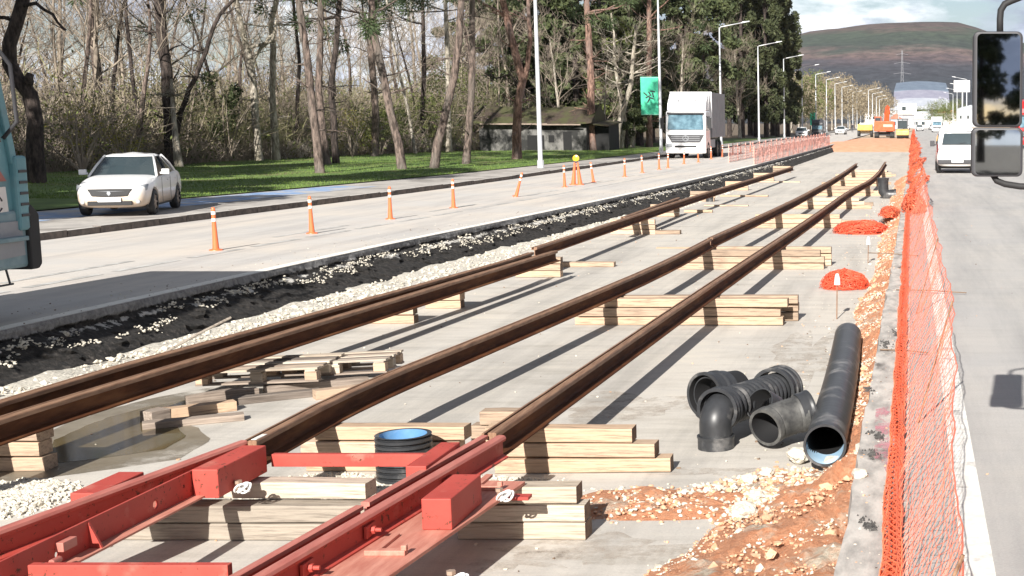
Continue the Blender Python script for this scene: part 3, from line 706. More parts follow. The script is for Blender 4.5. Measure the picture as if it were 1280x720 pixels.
# real holes cut with a boolean, applied at once
def cut(o, cutters):
    dg = None
    for c_ in cutters:
        md = o.modifiers.new('cut', 'BOOLEAN'); md.operation = 'DIFFERENCE'; md.object = c_; md.solver = 'EXACT'
    bpy.context.view_layer.update(); dg = bpy.context.evaluated_depsgraph_get()
    me = bpy.data.meshes.new_from_object(o.evaluated_get(dg)); o.modifiers.clear(); o.data = me
    for c_ in cutters: bpy.data.objects.remove(c_, do_unlink=True)
cs = []
for y, r, z in ((7.82, .028, -.045), (8.13, .012, -.02), (6.9, .02, -.05)):
    mb = MB(); mb.tube([(sx_(y) - .1, y, z), (sx_(y) + .1, y, z)], r, 20); cs.append(mb.build('cutter', 'red', recalc=True))
o.parent = t; bpy.context.view_layer.update()
cut(o, cs)
mb = MB(); sweep(mb, [(.0, -.167), (.075, -.167), (.075, -.155), (0, -.155)], [loc(sx_(y) + .008, y, ZT + .012) for y in frange(2.6, 8.3, .6)], 0); mb.build('flange', 'red_foot', t)
mb = MB()
for y in (7.18, 5.4):
    x = sx_(y) + .007; mb = MB(); mb.add([loc(x, y - .008, .045), loc(x, y - .008, -.11), loc(x + .07, y - .008, -.11), loc(x, y + .008, .045), loc(x, y + .008, -.11), loc(x + .07, y + .008, -.11)], [(0, 1, 2), (5, 4, 3), (0, 2, 5, 3), (0, 3, 4, 1), (1, 4, 5, 2)]); mb.build('gusset', 'red', t)
for (x0, x1, y0, y1, z0, z1) in ((-4.46, -4.30, 8.22, 8.86, -.12, .062), (-4.99, -4.83, 7.85, 8.35, -.12, .015), (-3.185, -3.055, 8.35, 9.0, -.10, .05), (-2.80, -2.63, 7.55, 8.10, -.118, .065), (-5.3, -5.1, 5.2, 5.8, -.12, .05)):
    mb = MB(); mb.box(loc((x0 + x1) / 2, (y0 + y1) / 2, (z0 + z1) / 2), (x1 - x0, y1 - y0, z1 - z0)); mb.build('box', 'red', t, bevel=.006)
for (x0, x1, y, h) in ((-4.295, -3.05, 8.93, .085), (-4.42, -3.42, 6.6, .09)):
    mb = MB(); mb.box(loc((x0 + x1) / 2, y, -.055 if y > 8 else -.045), (x1 - x0, .05, h)); mb.build('cross_bar', 'red', t, bevel=.004)
# bolts, fishplates, clamps
for y in (8.35, 7.35, 6.7, 6.15, 5.3):
    x = rl(y) + .012
    mb = MB(); mb.box(loc(x + .01, y, -.055), (.018, .13, .07)); mb.build('fishplate', 'red', t, bevel=.003)
    mb = MB(); mb.tube([loc(x + .02, y, -.055), loc(x + .075, y, -.055)], .012, 10); mb.tube([loc(x + .02, y, -.055), loc(x + .042, y, -.055)], .022, 6); mb.build('bolt', 'red', t, auto=R(40))
for y in (8.45, 7.15, 6.05, 8.0):
    x = rl(y)
    mb = MB(); mb.box(loc(x + .22, y - .04, -.105), (.22, .05, .03)); mb.box(loc(x + .32, y - .04, -.08), (.03, .03, .03)); mb.build('clamp', 'red_foot', t, bevel=.004)
    mb = MB(); mb.box(loc(x + .15, y + .12, -.112), (.045, .34, .02)); mb.build('rib', 'red_foot', t, bevel=.003)
mb = MB(); mb.box(loc(rl(8.2) + .47, 8.28, -.13), (.20, .09, .02)); mb.build('lug', 'red', t, bevel=.003)
mb = MB(); mb.box(loc(-4.50, 6.95, -.01), (.13, .12, .05)); mb.tube([loc(-4.42, 6.83, -.05), loc(-4.42, 6.76, -.05)], .018, 8); mb.tube([loc(-4.50, 6.83, -.05), loc(-4.50, 6.74, -.05)], .014, 8); mb.build('bracket', 'red_worn', t, bevel=.003)
for (px, py, lab) in ((631, 617, 'white rope coil at the red lug beside the right rail'), (303, 607, 'white rope coil beside the red box of the left rail'), (572, 722, 'white rope coil at the bottom edge on the red base plate')):
    p = G(px, py, -.08); mb = MB(); rr = random.Random(px)
    pts = []
    for k in range(70):
        a = k * .42; r = .035 + .012 * math.sin(k * .3); pts.append((r * math.cos(a) + .03 * math.sin(k * .11), r * .6 * math.sin(a), .03 + .028 * math.sin(a + k * .05)))
    mb.tube(pts, .0065, 6); o = mb.build('rope', 'rope', loc=(p.x, p.y, -.125), smooth=True); tag(o, lab, 'rope', 'rope coils on the red rail section')
    mb = MB(); mb.tube([(0, 0, 0), (0, 0, .06)], .014, 8); mb.tube([(0, 0, .045), (0, 0, .065)], .024, 6); o2 = mb.build('bolt', 'steel', t); o2.location = loc(p.x - .05, p.y + .05, -.125)

# ------------------------------------------------------------------ timber stacks
tr = random.Random(21)
def timber(x0, x1, y, z, label, h=.12, d=.17, mat='timber', rz=0, group='timbers stacked under the rails', name='timber'):
    w = x1 - x0; mb = MB(); n = max(2, int(w / .25)); rows = []
    g1, g2 = tr.uniform(.001, .006), tr.uniform(.002, .008); prof = [(-d / 2, g1), (d / 2, g1), (d / 2, h - g2), (-d / 2, h - g2)]
    vs = []
    for i in range(n + 1):
        x = -w / 2 + w * i / n; wy, wz = tr.uniform(-.005, .005), tr.uniform(-.004, 0)
        vs.append([(x, a + wy, b + (wz if b > .01 else 0)) for a, b in prof])
    mb.grid(vs, 0, closed=True, flip=True); mb.poly(vs[0][::-1] and [vs[0][k] for k in (3, 2, 1, 0)], 0); mb.poly(vs[-1], 1)
    o = mb.build(name, [mat, 'endgrain' if tr.random() < .35 else mat], bevel=.011)
    o.location = ((x0 + x1) / 2, y, z); o.rotation_euler = (tr.uniform(-.01, .01), tr.uniform(-.004, .004), rz + tr.uniform(-.035, .03))
    return tag(o, label, 'timber', group)
def XY(px, py):                  # x at a picture column for the floor distance of row py
    p = G(px, py, FLOOR); return p.x, p.y
LAY = ('bottom timber', 'middle timber', 'top timber')
def stack(py, layers, where, mat='timber', back=0, h=.12, d=.17):
    Y = G(700, py, FLOOR).y + d / 2
    for k, (a, b) in enumerate(layers):
        x0 = D(a, 400, Y - d / 2).x; x1 = D(b, 400, Y - d / 2).x
        timber(x0, x1, Y + (back if k == 2 else 0) + tr.uniform(0, .015), FLOOR + k * h, LAY[k] + ' of ' + where, h, d, mat)
stack(592, [(612, 833), (604, 815), (600, 786)], 'the stack under the rightmost rail, just beyond the red rail section')
stack(590, [(372, 556), (366, 566), (384, 574)], 'the stack behind the blue lined pipe, under the middle rail')
timber(-3.52, -3.22, 10.95, FLOOR + .24, 'pale beam end poking out left of the rightmost rail, near the blue lined pipe')
timber(-3.60, -3.25, 10.95, FLOOR + .12, 'hidden lower beam below the pale beam end near the blue lined pipe')
timber(-3.60, -3.25, 10.95, FLOOR, 'lowest beam below the pale beam end near the blue lined pipe')
stack(676, [(560, 724), (552, 723), (548, 713)], 'the nearest stack, under the right half of the red rail section', 'timber_pale')
stack(677, [(110, 475), (120, 468), (240, 437)], 'the nearest stack, under the left half of the red rail section', 'timber_pale', back=.12)
stack(407, [(718, 979), (722, 975), (740, 985)], 'the long stack under both right rails behind the elbow pipes')
Y3 = G(700, 407, FLOOR).y + .45
for k in range(3): timber(D(760, 400, Y3).x, D(998, 400, Y3).x, Y3 + .1 * (k == 1), FLOOR + .12 * k, LAY[k] + ' of the row just behind the long stack near the elbow pipes')
stack(337, [(846, 1030), (850, 1031), (862, 1026)], 'the stack level with the round red net heap')
Y4 = G(700, 337, FLOOR).y + .75
for k in range(3): timber(D(872, 400, Y4).x, D(1040, 400, Y4).x, Y4, FLOOR + .12 * k, LAY[k] + ' of the row just behind the stack level with the round red net heap')
names = ['fifth', 'sixth', 'seventh', 'eighth', 'ninth']
for i, (Y, a, b) in enumerate(((34.7, -4.3, -1.6), (42.4, -3.9, -1.35), (49.8, -3.7, -1.15), (57.5, -3.7, -1.0), (66.8, -3.6, -.9))):
    for k in range(3):
        timber(a + .2 * k + tr.uniform(-.1, .1), b - .12 * k + tr.uniform(-.2, .1), Y, FLOOR + .12 * k, f'{LAY[k]} of the {names[i]} stack from the camera under the right rails')
    timber(a - .2, b + .1, Y + 1.3 + tr.uniform(-.3, .4), FLOOR, f'flat beam lying just beyond the {names[i]} stack under the right rails')
# left rails
Ls = [(590, 4, 38, 'at the left edge beside the puddle'), (405, 478, 518, 'left of the small block under the left rail pair'), (386, 554, 578, 'alone right of the bigger block under the left rail pair'),
      (347, 664, 704, 'where the near left rails end'), (293, 792, 822, 'under the far left rail above the pale flat beam'), (271, 838, 852, 'under the far left rail beside the black pipe stub'),
      (252, 884, 896, 'under the far left rail, fourth from its far end'), (238, 925, 938, 'under the far left rail, third from its far end'), (226, 958, 970, 'under the far left rail, second from its far end'), (216, 980, 990, 'under the very end of the far left rail')]
for py, a, b, wh in Ls:
    Y = G(a, py, FLOOR).y; x0, x1 = D(a, 400, Y).x, D(b, 400, Y).x
    for k in range(3):
        timber(x0 - (.25 if py > 300 else .5), x1 + tr.uniform(-.03, .01), Y + .09, FLOOR + .12 * k, f'{("bottom", "middle", "top")[k]} timber block {wh}', group='timber blocks under the left rails')
for (px0, px1, py, h, lab) in ((700, 767, 334, .10, 'low beam with a notch lying right of where the near left rails end'), (815, 850, 293, .10, 'pale flat beam between the far left rail and the middle rail'),
                     (790, 812, 291, .08, 'short pale board right under the far left rail'), (855, 890, 266, .09, 'weathered cross beam right of the black pipe stub'), (900, 960, 246, .06, 'thin plank lying across the floor beyond the pipe stub'),
                     (820, 905, 311, .03, 'thin dark plank lying across the slab left of the middle rail joint'), (925, 1000, 228, .06, 'pale plank across the floor near the far rail ends'), (880, 935, 258, .05, 'tan plank between the far left rail and the middle rail')):
    p0, p1 = G(px0, py, FLOOR), G(px1, py, FLOOR)
    timber(p0.x, p1.x, p0.y + .1, FLOOR, lab, h, .2, group='loose timbers on the trench floor')
# loose planks by the pallets
def plank(a, b, h, d, mat, lab, z=0, tilt=0):
    p, q = G(a[0], a[1], FLOOR), G(b[0], b[1], FLOOR); c_ = (p + q) / 2
    mb = MB(); w = (q - p).length; rows = []
    for i in range(9):
        x = -w / 2 + w * i / 8; bz = tilt * math.sin(i / 8 * math.pi)
        rows.append([(x, -d / 2 + .006 * fbm(x * 5, 1), bz), (x, d / 2 + .006 * fbm(x * 5, 2), bz), (x, d / 2, h + bz + .006 * fbm(x * 6, 3)), (x, -d / 2, h + bz + .006 * fbm(x * 6, 4))])
    mb.grid(rows, closed=True, flip=True); mb.poly([rows[0][k] for k in (3, 2, 1, 0)]); mb.poly(rows[-1])
    o = mb.build('plank', mat, bevel=.005); o.location = (c_.x, c_.y, FLOOR + z); o.rotation_euler = (0, 0, math.atan2(q.y - p.y, q.x - p.x))
    return tag(o, lab, 'plank', 'loose planks around the pallets')
plank((178, 536), (305, 524), .06, .14, 'timber_old', 'whitish grey weathered plank, nearest to the red beam')
plank((196, 524), (294, 512), .09, .14, 'timber', 'tan plank just behind the whitish weathered one')
plank((183, 528), (206, 523), .10, .16, 'timber_old', 'short split timber block at the left end of the planks by the puddle')
plank((234, 509), (322, 497), .10, .10, 'timber_old', 'dark bowed plank just under the left pallet', tilt=.02)
plank((290, 506), (400, 494), .07, .12, 'timber_old', 'dark splintered plank under the middle of the pallets')
plank((393, 499), (455, 492), .09, .14, 'timber', 'orange tan plank under the right end of the pallets')
plank((330, 492), (460, 480), .08, .12, 'timber_old', 'grey plank lying behind, between the pallets and the middle rail')
# pallets: top boards, blocks, bottom boards
def pallet(lab, locp, rz, tilt, W=1.22, Dp=.8):
    t = thing('pallet', lab, 'pallet', locp, rz, 'broken wooden pallets between the rails'); t.rotation_euler = (tilt[0], tilt[1], rz)
    for k in range(5):
        mb = MB(); mb.box((0, -Dp / 2 + .06 + k * (Dp - .12) / 4, .135), (W, .10, .02)); mb.build('deck_board', 'timber_old' if k % 2 else 'timber_pale', t, bevel=.002)
    for i in range(3):
        x = (-1, 0, 1)[i] * (W / 2 - .07)
        mb = MB(); mb.box((x, 0, .116), (.10, Dp, .018)); mb.build('cross_board', 'timber_pale', t)
        for j in range(3):
            mb = MB(); mb.box((x, (-1, 0, 1)[j] * (Dp / 2 - .06), .062), (.12, .11, .088)); mb.build('block', 'timber_pale' if (i + j) % 2 else 'timber', t, bevel=.004)
    for j in range(3):
        mb = MB(); mb.box((0, (-1, 0, 1)[j] * (Dp / 2 - .06), .009), (W, .10, .018)); mb.build('bottom_board', 'timber_old', t)
    return t
p = G(312, 493, FLOOR); pallet('left wooden pallet, resting on dark planks beside the left rails', (p.x + .05, p.y + .40, FLOOR + .11), .06, (.02, -.03), 1.20)
p = G(410, 484, FLOOR); pallet('right wooden pallet, its end pointing at the middle rail', (p.x + .0, p.y + .42, FLOOR + .10), .10, (-.02, -.035), 1.05, .7)
# lath against the gravel
mb = MB(); a = G(205, 441, FLOOR + .1); b_ = D(288, 397, a.y + 1.25); mb.tube([a, (a + b_) / 2 + Vector((0, 0, .01)), b_], .016, 5); tag(mb.build('stick', 'timber_pale'), 'thin wooden lath leaning on the gravel bank by the dark wall', 'stick')

# ------------------------------------------------------------------ plastic pipes
def ribbed(mb, pts, R0, th=.012, seg=36, mi=(0, 1), closed_end=False, prof=None):
    """hollow pipe along pts; prof(i, n) gives the outer radius offset"""
    n = len(pts); pts = [Vector(p) for p in pts]; up = Vector((0, 0, 1)); outer = []; inner = []; prev = None
    for i, p in enumerate(pts):
        t = (pts[min(i + 1, n - 1)] - pts[max(i - 1, 0)]).normalized()
        if prev is None:
            a = t.cross(up)
            if a.length < .3: a = t.cross(Vector((0, 1, 0)))
        else: a = prev - t * prev.dot(t)
        a.normalize(); prev = a; b = t.cross(a); r = R0 + (prof(i, n) if prof else 0)
        outer.append([p + (a * math.cos(2 * math.pi * k / seg) + b * math.sin(2 * math.pi * k / seg)) * r for k in range(seg)])
        inner.append([p + (a * math.cos(2 * math.pi * k / seg) + b * math.sin(2 * math.pi * k / seg)) * (R0 - th) for k in range(seg)])
    mb.grid(outer, mi[0], closed=True); mb.grid(inner, mi[1], closed=True, flip=True)
    mb.grid([inner[0], outer[0]], mi[0], closed=True); mb.grid([outer[-1], inner[-1]], mi[0], closed=True)
def line(a, b, n): a, b = Vector(a), Vector(b); return [a.lerp(b, i / n) for i in range(n + 1)]
a = Vector(G(1031, 557, -.27)); b_ = Vector(G(1060, 420, -.33))
mb = MB(); n = 150
bend = lambda pts: [p + Vector((.02 * math.sin(i / len(pts) * 3.1), 0, 0)) for i, p in enumerate(pts)]
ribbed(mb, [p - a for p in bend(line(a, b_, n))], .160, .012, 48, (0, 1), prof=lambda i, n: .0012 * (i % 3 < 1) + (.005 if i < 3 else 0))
o = mb.build('drain_pipe', ['hdpe', 'hdpe_in'], loc=a, auto=R(60)); ax_ = (b_ - a).normalized(); sd_ = ax_.cross(Vector((0, 0, 1))).normalized(); up_ = sd_.cross(ax_)  # inside coloured black for the shade deeper in the pale blue pipe
mb = MB(); mb.grid([[p_ + (sd_ * math.cos(R(q)) + up_ * math.sin(R(q))) * .1462 for q in range(-178, 0, 8)] for p_ in (ax_ * .004, ax_ * .15, ax_ * .32)]); li = mb.build('lining', 'lightblue_in_lit', o, smooth=True); tag(o, 'long straight black drain pipe with pale blue lining, lying on the rubble', 'pipe')  # only the sunlit lower lip of the lining is coloured pale blue
# elbow with corrugated arm
p0 = G(892, 565, FLOOR); t = thing('elbow_pipe', 'black elbow pipe standing on its socket with a corrugated arm reaching back right', 'pipe', (p0.x, p0.y + .14, FLOOR))
end = Vector((D(972, 497, 12.35).x - p0.x, 12.35 - p0.y - .14, .25)); dirv = Vector((end.x, end.y, 0)).normalized()
arc = [Vector((0, 0, .02)), Vector((0, 0, .12)), Vector((0, 0, .2))]
cen = Vector((0, 0, .2)) + dirv * .16
for k in range(1, 12):
    q = k / 12 * R(82); arc.append(cen - dirv * .16 * math.cos(q) + Vector((0, 0, .12 * math.sin(q))))
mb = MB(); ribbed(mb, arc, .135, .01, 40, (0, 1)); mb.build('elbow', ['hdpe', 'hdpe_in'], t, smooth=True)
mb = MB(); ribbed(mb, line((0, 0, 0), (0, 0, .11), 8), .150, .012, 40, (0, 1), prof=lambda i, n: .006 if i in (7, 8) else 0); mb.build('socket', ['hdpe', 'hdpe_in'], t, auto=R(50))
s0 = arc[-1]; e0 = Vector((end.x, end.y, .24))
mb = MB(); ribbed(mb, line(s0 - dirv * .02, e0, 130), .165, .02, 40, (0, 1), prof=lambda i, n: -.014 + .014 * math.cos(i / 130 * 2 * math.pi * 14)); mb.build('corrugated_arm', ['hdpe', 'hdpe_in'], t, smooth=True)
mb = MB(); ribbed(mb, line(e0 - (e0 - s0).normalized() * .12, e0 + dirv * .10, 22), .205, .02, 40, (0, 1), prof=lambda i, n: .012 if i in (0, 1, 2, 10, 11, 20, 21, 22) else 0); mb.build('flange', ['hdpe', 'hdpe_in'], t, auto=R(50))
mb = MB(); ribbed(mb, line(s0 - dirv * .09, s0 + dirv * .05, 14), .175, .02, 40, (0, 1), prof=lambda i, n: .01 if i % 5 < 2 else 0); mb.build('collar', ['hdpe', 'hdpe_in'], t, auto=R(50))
# coupling behind left
Y = 12.25; c_ = D(893, 492, Y); ax = Vector((-.55, -.8, .05)).normalized()
t = thing('pipe_socket', 'black pipe socket leaning open end forward, behind the elbow pipe', 'pipe', (c_.x, c_.y, FLOOR))
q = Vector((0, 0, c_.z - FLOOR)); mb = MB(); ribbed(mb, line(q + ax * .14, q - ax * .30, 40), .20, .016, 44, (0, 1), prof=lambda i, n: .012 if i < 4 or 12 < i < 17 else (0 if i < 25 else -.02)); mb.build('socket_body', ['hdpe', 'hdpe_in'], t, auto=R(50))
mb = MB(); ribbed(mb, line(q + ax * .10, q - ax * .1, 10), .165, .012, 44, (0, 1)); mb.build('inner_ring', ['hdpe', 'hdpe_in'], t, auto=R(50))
# short bend in front right
Y = 10.95; c_ = D(955, 534, Y); t = thing('pipe_bend', 'short black pipe bend with scuffed wide mouth, between the elbow and the long pipe', 'pipe', (c_.x, c_.y, FLOOR))
z0 = c_.z - FLOOR - .01; pts = []
ax = Vector((-.35, -.93, -.02)).normalized(); q = Vector((0, 0, z0))
for k in range(26):
    f = k / 25; an = f * R(62); pts.append(q - ax * (.02 + .30 * math.sin(an)) + Vector((.30 * (1 - math.cos(an)) + .06 * f, -.0, .07 * f)))
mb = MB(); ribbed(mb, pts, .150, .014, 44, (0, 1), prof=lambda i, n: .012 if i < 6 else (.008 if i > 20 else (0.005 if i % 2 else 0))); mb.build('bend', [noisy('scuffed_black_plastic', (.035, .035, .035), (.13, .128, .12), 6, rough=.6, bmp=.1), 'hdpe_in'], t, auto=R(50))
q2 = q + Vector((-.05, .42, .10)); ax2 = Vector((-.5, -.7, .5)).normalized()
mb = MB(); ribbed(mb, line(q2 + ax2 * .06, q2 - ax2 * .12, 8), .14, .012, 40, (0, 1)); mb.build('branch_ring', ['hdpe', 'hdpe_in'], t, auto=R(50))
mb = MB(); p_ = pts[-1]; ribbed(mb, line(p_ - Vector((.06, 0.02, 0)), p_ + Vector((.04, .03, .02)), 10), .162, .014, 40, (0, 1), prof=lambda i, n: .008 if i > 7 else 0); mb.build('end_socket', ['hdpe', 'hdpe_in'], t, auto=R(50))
# blue lined stub
p = G(495, 612, FLOOR); t = thing('pipe_stub', 'upright ribbed black pipe stub with bright blue lining, behind the red cross bar', 'pipe', (p.x, p.y + .19, FLOOR))
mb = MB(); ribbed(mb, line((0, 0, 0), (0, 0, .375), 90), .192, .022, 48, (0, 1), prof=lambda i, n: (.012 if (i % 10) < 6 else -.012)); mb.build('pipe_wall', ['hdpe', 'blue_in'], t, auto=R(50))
mb = MB(); mb.tube([(0, 0, .0), (0, 0, .03)], .17, 40); mb.build('gravel_fill', 'blue_in', t)
# far elbow and short stub
p = G(1106, 248, FLOOR); t = thing('elbow_pipe', 'small black elbow pipe standing by the net at the far end of the right rail', 'pipe', (p.x - .06, p.y, FLOOR))
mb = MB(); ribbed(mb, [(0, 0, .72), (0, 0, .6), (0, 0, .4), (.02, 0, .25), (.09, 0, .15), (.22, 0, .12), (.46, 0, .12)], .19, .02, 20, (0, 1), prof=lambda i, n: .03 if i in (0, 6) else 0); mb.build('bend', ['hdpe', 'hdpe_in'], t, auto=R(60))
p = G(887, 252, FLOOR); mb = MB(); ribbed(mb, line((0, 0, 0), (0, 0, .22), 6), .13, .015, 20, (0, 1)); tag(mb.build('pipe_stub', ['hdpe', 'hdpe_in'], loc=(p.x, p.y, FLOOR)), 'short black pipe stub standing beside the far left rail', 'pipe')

# ------------------------------------------------------------------ marker rods
for px, py, h, lab in ((1046, 399, .62, 'thin rusty rod with a white cap in front of the round red net heap'), (1085, 329, .50, 'smaller thin rod with a white cap, between the two red net heaps')):
    p = G(px, py, FLOOR); t = thing('marker_rod', lab, 'marker rod', p)
    mb = MB(); mb.tube([(0, 0, 0), (.01, 0, h)], .008, 6); mb.build('rod', 'rust_head', t)
    mb = MB(); mb.tube([(.01, 0, h - .14), (.01, 0, h - .04), (.01, 0, h + .01)], [.045, .035, .02], 12); mb.build('cap', 'white', t, auto=R(50))
for px, py, x2, lab in ((1085, 316, 1150, 'thin rebar lying across the ledge near the smaller marker rod'), (1120, 362, 1208, 'thin rebar poking through the net across the ledge'), (1100, 437, 1160, 'thin rebar lying on the ledge beside the dark tar patch')):
    a, b_ = G(px, py, .03), G(x2, py + 4, .03); mb = MB(); mb.tube([a, (a + b_) / 2 + Vector((0, 0, .01)), b_], .008, 5); tag(mb.build('rebar', 'endgrain'), lab, 'rebar', 'rebars on the ledge')

# ------------------------------------------------------------------ safety nets
def ribbon(mb, pts, w, nrm, mi=None):
    """thin flat strand with a small thickness (3 sided)"""
    mb.tube(pts, w, 3, caps=False, mi=mi)
def net(name, S, nu, nv, w, mat, lab, cat='safety net', diag=True, edge=2.2, parent=None):
    """S(u, v) -> point; strands run both diagonals and along the edges"""
    mb = MB()
    P = [[Vector(S(i / nu, j / nv)) for j in range(nv + 1)] for i in range(nu + 1)]
    for i in range(nu):
        for j in range(nv):
            a, b, c_, d = P[i][j], P[i + 1][j], P[i + 1][j + 1], P[i][j + 1]
            if (i + j) % 2: mb.tube([a, c_], w, 3, caps=False)
            else: mb.tube([b, d], w, 3, caps=False)
    for j in (0, nv): mb.tube([P[i][j] for i in range(nu + 1)], w * edge, 4)
    for j in range(1, nv):
        if j % 2 == 0: mb.tube([P[i][j] for i in range(nu + 1)], w * .8, 3, caps=False)
    o = mb.build(name, mat, parent); 
    if lab: tag(o, lab, cat)
    return o
t = thing('safety_net', 'long orange safety net sagging between the concrete ledge and the right road', 'safety net', (0, 4.6, 0))
O2 = Vector((0, 4.6, 0))
def S1(u, v):
    y = 4.6 + 30 * u ** 1.25
    xb = -.085 + .03 * fbm(y * .7, 3) ; nr = max(0, min(1, (9.5 - y) / 4)); xt = .30 + .03 * fbm(y * .5, 9) - .12 * nr
    z = .02 + (.84 - .30 * nr) * v + .04 * fbm(y * .6, v, 5); x = xb + (xt - xb) * (v ** .85) + .03 * fbm(y * 1.2, v * 2, 2)
    return Vector((x, y + .05 * fbm(y, v * 3, 7), z)) - O2
net('net', S1, 320, 13, .0019, 'net_thin', None, parent=t)
def S2(u, v):                    # the bunched foot of the net
    y = 4.6 + 32 * u ** 1.2; a = v * 6.28; r = .045 + .02 * fbm(y * 2, a)
    return Vector((-.105 + .02 * fbm(y * .7, 3) + r * math.cos(a), y, .065 + r * 1.1 * math.sin(a))) - O2
net('bunched_edge', S2, 480, 12, .0040, 'net', None, parent=t)
mb = MB()
for k in range(5):
    pts = [Vector((-.10 + .035 * math.cos(k * .7 + y * .6) + .02 * fbm(y * 1.3, k), y, .06 + .04 * math.sin(k * .7 + y * .6))) - O2 for y in frange(4.6, 36, .35)]
    mb.tube(pts, .009, 4)
mb.build('cord', 'net', t)
def S3(u, v):
    y = 34 + 90 * u
    return Vector((-.12 + .45 * v + .22 * fbm(y * .25, v * 1.5, 2) + .1 * fbm(y, v), y, .03 + .95 * v * (.8 + .3 * fbm(y * .12, 4)))) - O2
net('net', S3, 420, 14, .009, 'net', None, parent=t)
def S3b(u, v):
    y = 120 + 90 * u
    return Vector((-.05 + .3 * v + .2 * fbm(y * .25, v * 1.5, 2), y, .03 + 1.0 * v)) - O2
net('net', S3b, 200, 10, .02, 'net', None, parent=t)
for i, y in enumerate((4.9, 9.8, 15.5, 23, 31, 40, 50, 62, 76, 92)):
    s = S1(((y - 4.6) / 30) ** .8, 1) if y < 34 else S3(min(1, (y - 34) / 90), 1)
    mb = MB(); mb.tube([(s.x - .25, s.y, .0), (s.x, s.y, s.z + .04)], .008, 6); mb.build('stake', 'rust_head', t)
# tangled heaps
def heap(lab, c_, rx, ry, h, n, w, seed, mat='net_red', z=FLOOR):
    rr = random.Random(seed); mb = MB()
    for i in range(n):
        a = rr.random() * 6.28; e = rr.random() ** .7 * 1.4; pts = []; da, de = rr.uniform(-.45, .45), rr.uniform(-.3, .3); rad = rr.uniform(.75, 1.05)
        for k in range(6):
            ck, sk = math.cos(e), math.sin(e); pts.append((rx * rad * ck * math.cos(a), ry * rad * ck * math.sin(a), max(.01, h * (rad * sk * (1 + .2 * fbm(a, e, seed)) - .25 * max(0, sk - .75)))))
            a += da * .3; e = max(0, min(1.57, e + de * .3))
        mb.tube(pts, w, 3, caps=False)
    rows = []
    for i in range(7):
        e = i / 6 * 1.5; rows.append([(rx * .70 * math.cos(e) * math.cos(q * .39) , ry * .70 * math.cos(e) * math.sin(q * .39), h * .66 * math.sin(e) * (1 + .25 * fbm(q, e * 3, seed))) for q in range(16)])
    mb.grid(rows, closed=True)
    o = mb.build('net_heap', mat, loc=(c_.x, c_.y, z)); return tag(o, lab, 'safety net', 'crumpled red safety nets')
heap('round heap of red safety net behind the nearer marker rod', G(1056, 360, FLOOR), .40, .38, .29, 2600, .0045, 1)
heap('wide heap of red safety net behind the smaller marker rod', G(1077, 290, FLOOR), .70, .9, .28, 2400, .008, 2)
heap('red safety net bundle by the trench wall at the far end of the left rail', G(958, 212, FLOOR), .62, 1.6, .30, 700, .016, 3)
heap('orange net tangle spilling over the ledge where the long net bunches up', G(1142, 262, .0), .32, 2.2, .35, 900, .010, 4, 'net', 0)
heap('small orange net tangle on the rubble left of the long net', G(1112, 268, FLOOR + .2), .30, 1.8, .2, 500, .010, 5, 'net', FLOOR + .2)
# fence of faded net along the far left edge of the trench
for i, (off, y0, y1, lab) in enumerate(((-.12, 70, 128, 'faded orange net fence right on the edge of the trench'), (-2.0, 74, 150, 'faded orange net fence out on the left road, behind the edge fence'))):
    t = thing('net_fence', lab, 'net fence', (interp(TL, y0) + off, y0, 0))
    OO = Vector(t.location)
    def S4(u, v): 
        y = y0 + (y1 - y0) * u; return Vector((min(interp(TL, y), -7.0) + off + .05 * fbm(y, v, i), y, .04 + (.86 - .12 * abs(math.sin(y * .9))) * v)) - OO
    net('net', S4, 300, 10, .009, 'net_pale', None, parent=t, edge=1.6)
    for y in frange(y0, y1, 3.5):
        mb = MB(); x = interp(TL, y) + off; mb.tube([Vector((x, y, 0)) - OO, Vector((x, y, .96)) - OO], .022, 6); mb.build('stake', 'net_pale', t)
# ------------------------------------------------------------------ road posts
def make_post(name='delineator_post'):
    t = thing(name, 'x', 'post', (0, 0, 0), 0, 'orange flexible posts along the left road')
    mb = MB(); mb.tube([(0, 0, .0), (0, 0, .018), (0, 0, .02), (0, 0, .035)], [.11, .105, .07, .055], 16); mb.build('base', 'post', t, auto=R(40))
    mb = MB(); mb.tube([(0, 0, .03), (0, 0, .06), (0, 0, .22), (0, 0, .46), (0, 0, .70), (0, 0, .73), (0, 0, .745)], [.055, .052, .043, .034, .032, .029, .015], 16); mb.build('tube', 'post', t, auto=R(50))
    for z in (.50, .62):
        mb = MB(); mb.tube([(0, 0, z), (0, 0, z + .055)], .0375, 16, caps=False); mb.build('reflective_band', 'postwhite', t, smooth=True)
    return t
cones = [(270, 313), (390, 292), (488, 274), (567, 260), (645, 246), (706, 234), (742, 228), (781, 221), (803, 216), (824, 212), (835, 210), (855, 205), (873, 203), (889, 199), (903, 196), (916, 193), (926, 191.5), (938, 190)]
clab = ['nearest orange flexible post, leftmost by the dark truck shadow', 'second orange flexible post counting from the left', 'third orange flexible post counting from the left', 'fourth orange flexible post, just left of the leaning one',
        'orange flexible post knocked over to the right, base flipped', 'orange post right after the leaning one, left of the amber beacon', 'orange post right of the amber beacon, leaning slightly left', 'orange post under the tall lamp post, third before the lorry',
        'orange post left of the lorry, second before it', 'orange post at the foot of the lamp with the green banner', 'orange post at the left edge of the lorry front', 'orange post in front of the middle of the lorry', 'orange post in front of the right half of the lorry front',
        'orange post at the right corner of the lorry cab', 'orange post beside the lorry rear wheels', 'orange post just right of the lorry', 'second orange post right of the lorry', 'last orange post before the net fence']
proto = make_post()
